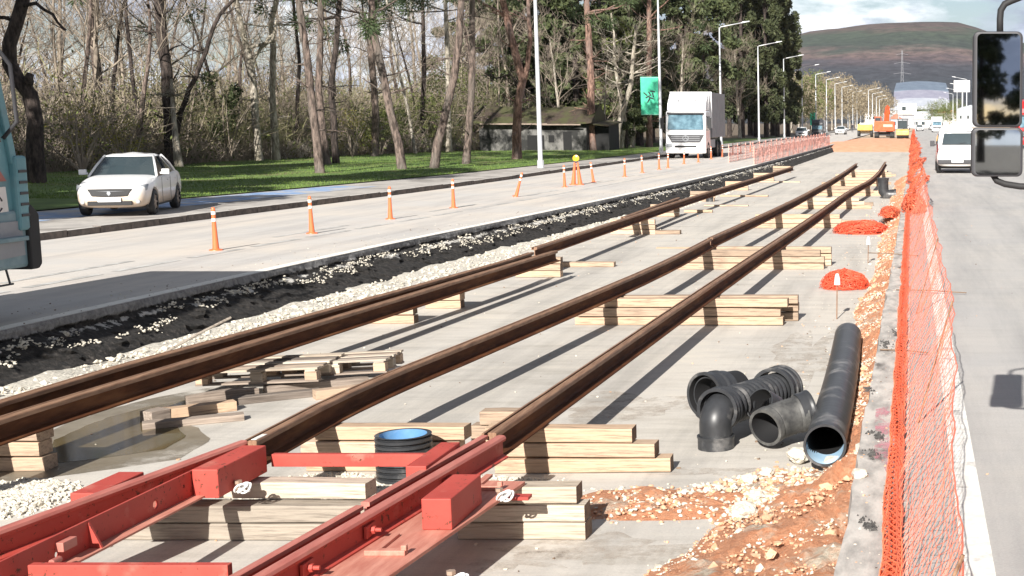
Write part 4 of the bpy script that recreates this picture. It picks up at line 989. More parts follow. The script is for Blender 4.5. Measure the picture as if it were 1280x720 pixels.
for i, (px, py) in enumerate(cones):
    p = G(px, py, 0.0); o = proto if i == 0 else dup(proto, p)
    o.location = p; o['label'] = clab[i]; o.rotation_euler = (rnd.uniform(-.03, .03), rnd.uniform(-.03, .02), rnd.random() * 3)
    if i == 4: o.rotation_euler = (0, R(16), 0)
    if i == 6: o.rotation_euler = (0, R(-7), 0)
p = G(721, 231, 0); t = thing('beacon_barrier', 'pair of orange cones carrying an amber warning lamp, between two road posts', 'barrier', p)
for s in (-1, 1):
    mb = MB(); mb.tube([(s * .12, 0, 0), (s * .05, 0, .78)], [.085, .03], 12); mb.tube([(s * .12, 0, 0), (s * .12, 0, .03)], .14, 12); mb.build('cone', 'post', t, auto=R(50))
mb = MB(); mb.box((0, 0, .8), (.10, .1, .06)); mb.build('lamp_base', 'dark', t, bevel=.01)
mb = MB(); mb.tube([(0, -.05, .93), (0, -.03, .93), (0, .03, .93), (0, .05, .93)], [.05, .11, .11, .05], 20); mb.build('lamp', 'amber', t, auto=R(60))
# ------------------------------------------------------------------ vehicles
def mirror_ring(half): return [(x, z) for x, z in half] + [(-x, z) for x, z in half[-2::-1]]
def paint_with_mud(name, paint, z0=.30, z1=.55):
    m, nt, b = newmat(name); v = coord(nt); n = N(nt, 'ShaderNodeTexNoise', Scale=4, Detail=6, Roughness=.7); L(nt, v, n.inputs['Vector'])
    s = nt.nodes.new('ShaderNodeSeparateXYZ'); L(nt, v, s.inputs[0])
    h = math_(nt, 'ADD', s.outputs['Z'], math_(nt, 'MULTIPLY', math_(nt, 'SUBTRACT', n.outputs[0], .5), .35))
    f = ramp(nt, [(z0, (.85, .85, .85)), (z1, (.25, .25, .25)), (z1 + .2, (0, 0, 0))], h)
    L(nt, mixc(nt, f.outputs[0], paint, (.56, .42, .29)), b.inputs['Base Color']); b.inputs['Roughness'].default_value = .35
    b.inputs['Coat Weight'].default_value = .4; M[name] = m; return m
paint_with_mud('muddy_white', (.74, .74, .74), .38, .62); paint_with_mud('van_white', (.80, .80, .80), .2, .3)
def wheel(par, x, y, r, w=.2, side=1):
    t = MB(); a = [(x - w / 2, y, r), (x - w / 2 + .02, y, r), (x + w / 2 - .02, y, r), (x + w / 2, y, r)]
    wh = bpy.data.objects.new('wheel', None); col.objects.link(wh); wh.parent = par; wh.location = (x, y, r)
    mb = MB(); n = 28; prof = [(-w / 2, r * .62), (-w / 2, r * .93), (-w / 2 + .025, r), (w / 2 - .025, r), (w / 2, r * .93), (w / 2, r * .62)]
    rows = [[(px, rr * math.cos(2 * math.pi * k / n), rr * math.sin(2 * math.pi * k / n)) for px, rr in prof] for k in range(n)]
    rows.append(rows[0]); mb.grid(rows); mb.build('tyre', 'black', wh, auto=R(50))
    mb = MB(); fx = side * (w / 2 - .03)
    mb.tube([(fx - side * .05, 0, 0), (fx, 0, 0)], r * .63, 24); 
    for k in range(7):
        q = 2 * math.pi * k / 7; mb.box((fx + side * .012, r * .33 * math.cos(q), r * .33 * math.sin(q)), (.02, r * .13, r * .52), Matrix.Rotation(q + math.pi / 2, 3, 'X') @ Matrix.Identity(3))
    mb.tube([(fx, 0, 0), (fx + side * .025, 0, 0)], r * .14, 12); mb.build('rim', 'rim', wh)
    return wh
def lofted(name, st, mat, par, wheels=(), r=.35, subd=2, xin=.6):
    mb = MB(); rows = []
    for y, w, zb, sh, top, zm in st:
        half = [(w * .72, zb), (w * .95, zb + .06), (w, zm), (w * .995, (zm + sh) / 2), (w * .95, sh), (w * .80, top - .015), (w * .42, top), (0, top + .005)]
        rows.append([(x, y, z) for x, z in mirror_ring(half)])
    mb.grid(rows, closed=True); mb.poly(rows[0][::-1]); mb.poly(rows[-1])
    o = mb.build(name, mat, None, recalc=True, smooth=True, subd=subd)
    cs = []
    for y in wheels:
        for s in (-1, 1):
            c_ = MB(); c_.tube([(s * xin, y, r * .92), (s * 1.4, y, r * .92)], r * 1.12, 24); cs.append(c_.build('cutter', mat, recalc=True))
    if cs:
        for c_ in cs:
            md = o.modifiers.new('cut', 'BOOLEAN'); md.operation = 'DIFFERENCE'; md.object = c_; md.solver = 'EXACT'
        bpy.context.view_layer.update(); dg = bpy.context.evaluated_depsgraph_get()
        me = bpy.data.meshes.new_from_object(o.evaluated_get(dg)); o.modifiers.clear(); o.data = me
        for c_ in cs: bpy.data.objects.remove(c_, do_unlink=True)
    o.parent = par; return o
def sedan(label, locp, rz, group=None, mat='muddy_white'):
    t = thing('sedan_car', label, 'car', locp, rz, group)
    st = [(-2.19, .52, .34, .52, .56, .44), (-2.14, .68, .26, .60, .66, .44), (-2.0, .78, .20, .70, .76, .45), (-1.7, .84, .18, .78, .855, .48), (-1.2, .865, .18, .84, .92, .5),
          (-.8, .87, .18, .89, .965, .5), (0, .87, .18, .92, .98, .5), (.8, .87, .18, .95, .99, .5), (1.35, .865, .18, .97, 1.02, .52), (1.85, .84, .22, .96, 1.03, .55), (2.1, .78, .26, .90, .98, .55), (2.18, .66, .34, .78, .84, .55)]
    lofted('body', st, mat, t, (-1.33, 1.28), .33)
    # glass house
    def ring(z, y0, y1, w, cv): 
        pts = [(-w * .98, y0 + cv), (-w * .5, y0 + cv * .2), (0, y0), (w * .5, y0 + cv * .2), (w * .98, y0 + cv), (w, (y0 + y1) / 2), (w * .98, y1 - cv), (w * .5, y1 - cv * .2), (0, y1), (-w * .5, y1 - cv * .2), (-w * .98, y1 - cv), (-w, (y0 + y1) / 2)]
        return [(x, y, z) for x, y in pts]
    mb = MB(); A, B = ring(.90, -.93, 1.62, .80, .16), ring(1.395, -.10, .86, .575, .10); mid = [tuple(Vector(a).lerp(Vector(b), .5) + Vector((0, 0, .02))) for a, b in zip(A, B)]
    mb.grid([A, mid, B], closed=True); mb.poly(B); mb.build('window', 'glass', t, smooth=False)
    mb = MB(); rows = []
    for z, g in ((1.385, .012), (1.42, .0), (1.443, -.07), (1.452, -.22)):
        rows.append([(x * (1 + g / .5), y + (g if y < .4 else -g) * -1.0, z + (.0 if z < 1.4 else .03 * (1 - (x / .6) ** 2) - .035 * ((y - .38) / .5) ** 2)) for x, y, _ in ring(z, -.13, .90, .59, .10)])
    cpt = (0, .38, 1.487); k_ = len(mb.v); mb.grid(rows, closed=True); mb.add(rows[-1] + [cpt], [(i, (i + 1) % 12, 12) for i in range(12)]); mb.build('roof', mat, t, smooth=True)
    for s in (-1, 1):
        for pts, r in (([(s * .795, -.80, .91), (s * .69, -.42, 1.17), (s * .575, -.02, 1.405)], .030), ([(s * .806, .32, .93), (s * .70, .36, 1.18), (s * .590, .40, 1.405)], .028), ([(s * .785, 1.48, .93), (s * .69, 1.18, 1.19), (s * .57, .86, 1.40)], .030)):
            mb = MB(); mb.tube(pts, r, 8); mb.build('pillar', mat if r != .028 else 'dark', t, smooth=True)
        # headlight, mirror, handles
        mb = MB(); mb.grid([[(s * .50, -2.085, .575), (s * .50, -2.02, .70)], [(s * .66, -2.045, .585), (s * .68, -1.93, .735)], [(s * .785, -1.90, .61), (s * .80, -1.78, .755)]], flip=s < 0)
        o = mb.build('headlight', 'lens', t, smooth=True); so = o.modifiers.new('s', 'SOLIDIFY'); so.thickness = .05; so.offset = 0
        mb = MB(); mb.tube([(s * .84, -.62, .98), (s * .93, -.62, 1.0)], .03, 8); mb.box((s * .97, -.60, 1.02), (.18, .09, .13)); mb.build('door_mirror', mat, t, bevel=.03)
        for y in (.12, 1.02): mb = MB(); mb.box((s * .872, y, .80), (.03, .16, .028)); mb.build('door_handle', mat, t, bevel=.008)
        mb = MB(); mb.tube([(s * .62, -2.165, .36), (s * .62, -2.10, .36)], .05, 12); mb.build('fog_light', 'lens', t)
        for y in (-.62, .34, 1.18):
            mb = MB(); mb.box((s * .872, y, .58), (.006, .012, .60)); mb.build('door_seam', 'dark', t)
        mb = MB(); mb.box((s * .64, 2.13, .80), (.2, .06, .14)); mb.build('tail_light', 'redlamp', t, bevel=.02)
        for y in (-1.33, 1.28): wheel(t, s * .76, y, .31, .19, s)
    mb = MB(); mb.box((0, -1.9, .4), (1.1, .3, .3)); mb.box((0, 0, .27), (1.5, 3.6, .16)); mb.build('underbody', 'black', t)
    mb = MB(); mb.grid([[(-.50, -2.14, .655), (-.40, -2.195, .50)], [(0, -2.18, .66), (0, -2.235, .49)], [(.50, -2.14, .655), (.40, -2.195, .50)]]); o = mb.build('grille', 'black', t); so = o.modifiers.new('s', 'SOLIDIFY'); so.thickness = .05; so.offset = 0
    mb = MB()
    for z in (.53, .57, .61): mb.tube([(-.42, -2.20 + (z - .5) * .2, z), (0, -2.245 + (z - .5) * .2, z - .005), (.42, -2.20 + (z - .5) * .2, z)], .007, 4)
    mb.build('grille_bar', 'grey', t)
    mb = MB(); mb.prism([(-.045, .555), (0, .50), (.045, .555), (.03, .61), (-.03, .61)], 'y', -2.255, -2.22); mb.build('emblem', 'lens', t)
    mb = MB(); mb.box((0, -2.235, .415), (.52, .02, .115)); mb.build('number_plate', 'white', t, bevel=.004)
    mb = MB(); mb.box((0, -2.18, .325), (1.0, .07, .10)); mb.build('lower_grille', 'black', t, bevel=.01)
    mb = MB(); mb.tube([(.35, -.35, 1.0), (.35, -.30, 1.16)], .09, 10); mb.build('steering_wheel', 'dark', t)
    return t
c0 = Vector((D(169, 300, 31.4).x, 31.4, KERB))
car = sedan('white sedan with tan mud on its front bumper, parked on the blue pavement', c0, R(17))
car.scale = (.86, .88, .915)
M['taildark'] = plain('smoked_tail_light', (.16, .04, .04), .3)
# white van seen from behind
def van(label, locp, group=None):
    t = thing('van', label, 'van', locp, 0, group)
    st = [(-2.05, .78, .35, 1.02, 1.10, .5), (-2.02, .86, .28, 1.02, 1.12, .5), (-1.5, .89, .24, 1.03, 1.14, .5), (0, .895, .22, 1.03, 1.14, .5), (1.2, .89, .22, 1.0, 1.12, .5), (1.7, .87, .24, .92, 1.0, .5), (2.2, .80, .28, .75, .85, .5), (2.3, .6, .34, .6, .66, .5)]
    lofted('body', st, 'van_white', t, (-1.35, 1.4), .34)
    mb = MB(); rows = []
    for y, s_, w0, w1, z1 in ((-2.03, 0, .84, .66, 1.60), (-1.98, 0, .85, .70, 1.78), (-1.85, 0, .86, .72, 1.84), (-.6, 0, .86, .73, 1.87), (.5, 0, .86, .72, 1.84), (.95, 0, .85, .66, 1.62), (1.55, 0, .80, .60, 1.12)):
        half = [(w0, 1.0), ((w0 + w1) / 2 + .015, (1.0 + z1) / 2), (w1 + .02, z1 - .10), (w1 - .10, z1 - .01), (w1 * .4, z1), (0, z1)]
        rows.append([(x, y, z) for x, z in mirror_ring(half)])
    mb.grid(rows, closed=False); mb.poly(rows[0][::-1]); mb.build('cabin', 'van_white', t, smooth=True, recalc=True)
    mb = MB(); mb.poly([(-.66, -2.062, 1.16), (.66, -2.062, 1.16), (.57, -2.03, 1.62), (-.57, -2.03, 1.62)]); o = mb.build('rear_window', 'glass', t); so = o.modifiers.new('s', 'SOLIDIFY'); so.thickness = .03; so.offset = 0
    mb = MB(); mb.box((0, -2.05, .86), (.86, .05, .05)); mb.build('trim_bar', 'grey', t, bevel=.01)
    mb = MB(); mb.box((0, -2.06, .48), (1.66, .14, .17)); mb.build('bumper', 'dark', t, bevel=.03)
    mb = MB(); mb.box((.0, -2.14, .50), (.5, .01, .11)); mb.build('number_plate', 'white', t)
    mb = MB(); mb.box((0, -2.07, 1.72), (1.2, .05, .02)); mb.build('roof_edge', 'grey', t)
    mb = MB(); mb.tube([(.05, -2.08, 1.18), (.35, -2.085, 1.24)], .01, 5); mb.build('wiper', 'black', t)
    for s in (-1, 1):
        mb = MB(); mb.box((s * .84, -2.02, 1.02), (.07, .10, .34)); mb.build('tail_light', 'taildark', t, bevel=.03)
        mb = MB(); mb.box((s * 1.02, .95, 1.16), (.20, .10, .24)); mb.tube([(s * .85, .95, 1.1), (s * .98, .95, 1.12)], .03, 6); mb.build('door_mirror', 'dark', t, bevel=.03)
        mb = MB(); mb.poly([(s * .868, -1.7, 1.14), (s * .868, .6, 1.14), (s * .79, .5, 1.58), (s * .79, -1.6, 1.58)]); o = mb.build('side_window', 'glass', t); so = o.modifiers.new('s', 'SOLIDIFY'); so.thickness = .03; so.offset = 0
        for y in (-1.35, 1.4): wheel(t, s * .78, y, .33, .2, s)
    mb = MB(); mb.box((0, 0, .30), (1.5, 3.5, .2)); mb.build('underbody', 'black', t)
    return t
vn = van('white van driving away on the right road, seen from behind beside the mirrors', (1.93, 60.1, 0)); vn.scale = (1.0, 1.0, 1.06)
# lorry facing the camera
def lorry(label, locp, rz=0, front='carwhite', side='truckside', group=None):
    t = thing('lorry', label, 'lorry', locp, rz, group)
    mb = MB(); mb.prism([(-.0, .55), (-.06, 1.5), (.10, 2.75), (.35, 2.85), (1.9, 2.85), (1.9, .55)], 'x', -1.2, 1.2); mb.build('cab', front, t, bevel=.07, recalc=True)
    mb = MB(); mb.box((0, .02, .62), (2.42, .35, .62)); mb.build('bumper', front, t, bevel=.06)
    mb = MB(); mb.box((0, -.165, .72), (1.3, .03, .10)); mb.build('air_slot', 'black', t)
    mb = MB(); mb.poly([(-1.08, -.078, 1.72), (1.08, -.078, 1.72), (1.02, .055, 2.62), (-1.02, .055, 2.62)]); o = mb.build('windscreen', M['screen'], t); so = o.modifiers.new('s', 'SOLIDIFY'); so.thickness = .05; so.offset = 0
    mb = MB(); mb.box((0, -.02, 2.70), (2.2, .18, .10)); mb.build('sun_visor', 'dark', t, bevel=.02)
    mb = MB(); mb.prism([(-1.1, 1.42), (1.1, 1.42), (.85, .98), (-.85, .98)], 'y', -.12, -.03); mb.build('grille', 'dark', t, bevel=.01)
    mb = MB()
    for z in (1.08, 1.2, 1.32): mb.box((0, -.13, z), (1.7, .02, .025))
    mb.build('grille_bar', 'grey', t)
    mb = MB(); pts = [(.17 * math.cos(a * .35), -.15, 1.2 + .17 * math.sin(a * .35)) for a in range(19)]; mb.tube(pts, .018, 5); 
    for q in (90, 210, 330): mb.tube([(0, -.15, 1.2), (.17 * math.cos(R(q)), -.15, 1.2 + .17 * math.sin(R(q)))], .014, 4)
    mb.build('emblem', 'lens', t)
    for s in (-1, 1):
        mb = MB(); mb.box((s * .98, -.15, .78), (.36, .06, .22)); mb.build('headlight', 'lens', t, bevel=.03)
        mb = MB(); mb.tube([(s * 1.2, .25, 2.5), (s * 1.42, .1, 2.5), (s * 1.42, .1, 1.7), (s * 1.2, .25, 1.7)], .025, 5); mb.box((s * 1.42, .08, 2.1), (.22, .1, .65)); mb.build('wing_mirror', 'black', t, bevel=.02)
        for y in (1.0, 4.9, 6.2): 
            w = wheel(t, s * 1.05, y, .5, .32, s)
        mb = MB(); mb.box((s * 1.205, .95, 2.15), (.02, .8, .7)); mb.build('door_window', 'glass', t)
        mb = MB(); mb.box((s * 1.1, 3.1, .85), (.12, 2.0, .5)); mb.build('side_guard', 'grey', t)
    mb = MB(); mb.box((0, 4.2, .85), (1.0, 6.8, .35)); mb.build('chassis', 'black', t)
    mb = MB(); mb.box((0, 5.1, 2.6), (2.55, 5.9, 2.75)); mb.build('cargo_box', side, t, bevel=.02)
    mb = MB(); mb.box((0, -.17, .45), (.52, .02, .12)); mb.build('number_plate', 'postwhite', t)
    mb = MB()
    for k in range(5): mb.box((1.278, 3.1 + k * 1.0, 2.6), (.012, .05, 2.6)); mb.box((-1.278, 3.1 + k * 1.0, 2.6), (.012, .05, 2.6))
    mb.build('side_rail', 'grey', t)
    mb = MB(); mb.box((0, 2.11, 2.6 + .3), (2.56, .08, 2.22)); mb.build('front_wall', front, t, bevel=.02)
    mb = MB(); mb.prism([(1.95, 2.86), (.35, 2.86), (.5, 3.3), (1.2, 3.86), (1.95, 3.98)], 'x', -1.16, 1.16); mb.build('wind_deflector', front, t, bevel=.05, recalc=True)
    mb = MB()
    for (x, z, w, h) in ((0, 3.52, 1.0, .03), (0, 3.26, 1.0, .03), (-.5, 3.39, .03, .28), (.5, 3.39, .03, .28)): mb.box((x, .62 if z < 3.4 else .82, z), (w, .3, h))
    mb.build('deflector_slot', 'grey', t)
    return t
M['screen'] = noisy('lorry_windscreen', (.03, .07, .10), (.16, .27, .33), 1.6, 4, .08, (1, 1, 1), 0, spec=.9)
lorry('white lorry with a tall grey box and wind deflector, facing us on the left road', (-13.55, 82.0, 0))
lorry('small white box lorry far away on the right road', (5.2, 285, 0), 0, 'carwhite', 'white').scale = (.85, .85, .8)
lorry('red box lorry on the right side, hardly visible behind the mirrors', (9.9, 112, 0), 0, 'redlamp', 'redlamp')
lorry('small dark fronted truck beyond the net fence beside a white car', (-14.2, 205, 0), 0, 'dark', 'white').scale = (.7, .7, .62)
sedan('white car facing us beyond the faded net fence, left of a dark fronted truck', (-15.3, 190, 0), R(4), 'distant cars', 'carwhite')
far = [(-12.2, 235, 'pinkish white car stopped beyond the dark fronted truck'), (1.8, 330, 'distant white car on the right road, nearest of the distant row'), (5.4, 360, 'distant white car on the right road, second of the distant row'), (-1.5, 380, 'distant white car straight ahead beyond the roller'), (8, 400, 'distant white car at the right of the far road')]
pc = [o for o in col.objects if o.get('group') == 'distant cars'][0]
for x, y, lab in far: dup(pc, (x, y, 0), R(rnd.uniform(-8, 8)), lab)
# turquoise truck cab cut by the left edge of the picture
t = thing('turquoise_truck', 'turquoise truck cab at the left edge, with a black mirror arm and grey step box', 'truck', (-10.80, 12.42, 0))
W2 = .97
mb = MB(); mb.prism([(0, .95), (0, 3.05), (2.16, 3.05), (2.28, 2.85), (2.46, 1.75), (2.48, 1.55), (2.49, .98)], 'x', -W2, W2); mb.build('cab', 'turq', t, bevel=.04, recalc=True)
mb = MB(); mb.prism([(1.62, 1.98), (1.62, 2.78), (2.18, 2.78), (2.32, 1.98)], 'x', W2 - .02, W2 + .012); mb.prism([(.5, 2.0), (.5, 2.8), (1.5, 2.8), (1.5, 2.0)], 'x', W2 - .02, W2 + .012); mb.build('side_window', 'glass', t)
mb = MB(); mb.prism([(2.19, 3.0), (2.28, 3.02), (2.52, 1.80), (2.43, 1.74)], 'x', W2 - .05, W2 + .04); mb.build('screen_pillar', 'turq', t, bevel=.01)
mb = MB(); mb.box((0, 2.27, 2.35), (1.9, .04, 1.0), Matrix.Rotation(R(11), 3, 'X')); mb.build('windscreen', 'glass', t)
mb = MB(); mb.prism([(2.0, 1.12), (2.0, 1.50), (2.33, 1.50), (2.36, 1.12)], 'x', W2, W2 + .014); mb.build('sign_panel', 'postwhite', t)
mb = MB()      # emblem: a dark ring of curved strokes
for a0, a1, r in ((20, 150, .085), (200, 330, .085), (60, 300, .045)):
    mb.tube([(W2 + .017, 2.17 + r * math.cos(R(a)), 1.32 + r * math.sin(R(a))) for a in range(a0, a1, 18)], .010, 4)
mb.build('emblem', 'dark', t)
mb = MB(); mb.prism([(1.6, 1.56), (2.36, 1.56), (2.15, 1.82), (1.6, 1.90)], 'x', W2, W2 + .010); mb.build('stripe', noisy('faded_red_stripe', (.30, .10, .08), (.42, .16, .13), 3, rough=.6, bmp=0), t)
mb = MB(); mb.box((W2 + .02, 2.54, 1.42), (.10, .20, .82)); mb.build('vent_panel', 'turq', t, bevel=.03)
mb = MB()
for k in range(5): mb.box((W2 + .075, 2.54, 1.18 + k * .12), (.01, .13, .03))
mb.build('vent_slat', 'dark', t)
mb = MB(); mb.prism([(1.75, .60), (1.70, 1.22), (2.62, 1.25), (2.70, 1.15), (2.70, .66), (2.62, .60)], 'x', -W2, W2 + .03); mb.build('bumper_box', 'turq_grey', t, bevel=.04, recalc=True)
mb = MB(); mb.prism([(1.95, .72), (1.90, 1.12), (2.50, 1.12), (2.53, .74)], 'x', W2 + .02, W2 + .045); mb.build('step_recess', 'grey', t)
mb = MB(); mb.box((W2 + .07, 2.22, .93), (.10, .56, .05)); mb.build('step', 'turq_grey', t, bevel=.01)
mb = MB(); mb.prism([(2.58, .57), (2.58, 1.28), (2.66, 1.29), (2.78, 1.18), (2.78, .62), (2.72, .57)], 'x', -W2 - .03, W2 + .07); mb.build('bumper_edge', 'black', t, bevel=.02, recalc=True)
mb = MB(); 
for y in (2.10, 2.28): mb.tube([(W2 - .02, y, .6), (W2 + .0, y + .02, .44)], .012, 5)
mb.tube([(W2 + .0, 1.9, .44), (W2 + .0, 2.35, .44)], .012, 5); mb.build('foot_bracket', 'dark', t)
mb = MB(); mb.tube([(W2, 1.95, 3.0), (W2 + .16, 2.1, 3.02), (W2 + .20, 2.28, 2.8), (W2 + .20, 2.32, 2.2), (W2 + .05, 2.3, 2.02)], .022, 8); mb.build('mirror_arm', 'dark', t, smooth=True)
mb = MB(); mb.box((0, -1.6, .85), (1.0, 6.2, .3)); mb.build('chassis', 'black', t)
mb = MB(); mb.box((0, -2.3, 1.85), (1.96, 4.2, 1.6)); mb.build('load_body', 'turq_grey', t, bevel=.03)
for s in (-1, 1):
    for y in (1.0, -2.6, -3.8): wheel(t, s * .80, y, .5, .3, s)
# our own side: mirror pair of the truck parked just outside the right edge
t = thing('parked_truck', 'black truck mirror pair on bent arms at the right edge, above the road', 'truck', (2.3, 5.2, 0))
TO = Vector((2.3, 5.2, 0))
YM = 6.9
def rbox(mb, a, b, Y0, Y1, rr=.035, mi=None):      # rounded rectangle slab between two corners given in x, z
    x0, z0, x1, z1 = a[0], a[1], b[0], b[1]; pts = []
    for cx_, cz_, q0 in ((x1 - rr, z1 - rr, 0), (x0 + rr, z1 - rr, 90), (x0 + rr, z0 + rr, 180), (x1 - rr, z0 + rr, 270)):
        for k in range(6): q = R(q0 + k * 18); pts.append((cx_ + rr * math.cos(q), cz_ + rr * math.sin(q)))
    mb.prism([(p[0] - TO.x, p[1]) for p in pts], 'y', Y0 - TO.y, Y1 - TO.y, mi)
for (l, tp, r_, bt, nm) in ((1216, 39, 1279, 159, 'main_mirror'), (1214, 159.5, 1279, 221, 'wide_angle_mirror')):
    a, b_ = D(l, bt, YM), D(r_, tp, YM)
    mb = MB(); rbox(mb, (a.x, a.z), (b_.x, b_.z), YM, YM + .09, .03); h = mb.build(nm, 'dark', t, bevel=.012, recalc=True)
    mb = MB(); rbox(mb, (a.x + .020, a.z + .012), (b_.x - .014, b_.z - .012), YM - .004, YM + .01, .024); mb.build('mirror_glass', 'mirror', h, recalc=True)
def arm(pts, r): 
    mb = MB(); w = [D(x, y, YM + .05 + k) - TO for x, y, k in pts]; mb.tube(w, r, 10); return mb.build('mirror_arm', 'black', t, smooth=True)
arm([(1250, 44, 0), (1250, 24, 0), (1251, 13, 0), (1256, 5, 0), (1264, 1, 0), (1282, -6, 0), (1330, -20, .0), (1420, -22, -.3), (1530, -22, -.9)], .017)
arm([(1241, 218, 0), (1246, 226, 0), (1256, 230, 0), (1275, 233, 0), (1330, 234, 0), (1420, 236, -.3), (1530, 236, -.9)], .017)
mb = MB(); mb.prism([(-.9, .6), (-.9, 3.1), (1.2, 3.1), (1.5, 2.9), (1.72, 1.7), (1.75, .6)], 'x', -.75, 1.6); mb.build('cab', 'red', t, bevel=.06, recalc=True)
mb = MB(); mb.prism([(-.2, 1.8), (-.2, 2.75), (1.1, 2.75), (1.45, 1.8)], 'x', -.765, 1.615); mb.build('side_window', 'glass', t)
for s in (-1, 1): wheel(t, .42 + s * .98, .2, .5, .3, s)
# ------------------------------------------------------------------ machines far down the trench
t = thing('excavator', 'orange excavator seen from behind at the far end of the trench', 'excavator', (-3.9, 195, -.12))
for s in (-1, 1):
    mb = MB(); mb.prism([(-2.0, .25), (-1.7, 0), (1.7, 0), (2.0, .25), (2.0, .6), (1.7, .85), (-1.7, .85), (-2.0, .6)], 'x', s * 1.1 - .3, s * 1.1 + .3); mb.build('track', 'black', t, bevel=.03)
mb = MB(); mb.box((0, 0, .6), (1.7, 2.2, .5)); mb.build('undercarriage', 'dark', t)
mb = MB(); mb.prism([(-1.45, 1.0), (-1.2, .95), (1.2, .95), (1.45, 1.0), (1.45, 2.25), (1.2, 2.4), (-1.2, 2.4), (-1.45, 2.25)], 'y', -2.0, -1.1); mb.build('counterweight', 'orange_paint', t, bevel=.08)
mb = MB(); mb.box((.2, .2, 1.6), (2.5, 2.6, 1.3)); mb.build('engine_house', 'orange_paint', t, bevel=.05)
mb = MB(); mb.box((-.95, .8, 2.2), (.95, 1.6, 1.7)); mb.build('operator_cab', 'orange_paint', t, bevel=.06)
mb = MB(); mb.box((-.95, -.02, 2.5), (.8, .02, .7)); mb.build('cab_window', 'glass', t)
mb = MB(); mb.tube([(.2, 1.2, 1.9), (.3, 2.2, 3.6), (.35, 3.4, 4.4), (.4, 4.8, 3.9)], [.38, .36, .33, .22], 4); mb.build('boom', 'orange_paint', t)
mb = MB(); mb.tube([(.4, 4.7, 4.2), (.6, 5.6, 2.4), (.6, 5.5, 1.0)], [.25, .22, .15], 4); mb.build('stick_arm', 'orange_paint', t)
mb = MB(); mb.prism([(5.1, .2), (5.9, .1), (6.0, .9), (5.4, 1.1)], 'x', .1, 1.1); mb.build('bucket', 'dark', t)
for s in (-1, 1): mb = MB(); mb.tube([(.3 + s * .45, 1.3, 1.8), (.3 + s * .42, 2.3, 3.3)], .09, 8); mb.build('ram', 'grey', t)
mb = MB(); mb.box((.5, -2.02, 1.75), (1.3, .02, .35)); mb.build('name_plate', 'net_pale', t)
t = thing('road_roller', 'yellow road roller with a dark canopy, right of the excavator', 'roller', (-1.3, 190, -.12))
mb = MB(); mb.prism([(-1.3, .45), (-1.3, 1.05), (-.8, 1.25), (.8, 1.25), (.8, .45)], 'x', -.85, .85); mb.build('body', 'yellow', t, bevel=.08, recalc=True)
mb = MB(); mb.tube([(-.85, 1.6, .6), (.85, 1.6, .6)], .6, 20); mb.build('drum', 'grey', t)
mb = MB(); mb.tube([(-.75, -.7, .55), (.75, -.7, .55)], .55, 20); mb.build('wheel', 'black', t)
mb = MB(); mb.box((0, .3, 2.65), (1.5, 1.6, .12)); mb.build('canopy', 'dark', t, bevel=.03)
for x in (-.65, .65):
    for y in (-.4, 1.0): mb = MB(); mb.box((x, y, 1.9), (.10, .10, 1.45)); mb.build('canopy_post', 'dark', t)
mb = MB(); mb.box((0, .3, 1.9), (1.2, .9, 1.1)); mb.build('cab_glass', 'glass', t)
t = thing('dumper', 'pale yellow dumper parked left of the excavator', 'dumper', (-7.0, 205, -.1))
mb = MB(); mb.prism([(-1.6, 1.0), (-1.9, 1.9), (1.2, 1.9), (1.2, .8)], 'x', -1.1, 1.1); mb.build('skip', 'yellow', t, bevel=.04, recalc=True)
mb = MB(); mb.box((0, 1.8, 1.3), (1.8, 1.2, 1.6)); mb.build('cab', 'postwhite', t, bevel=.08)
for s in (-1, 1):
    for y in (-1, 1.6): wheel(t, s * .95, y, .55, .35, s)
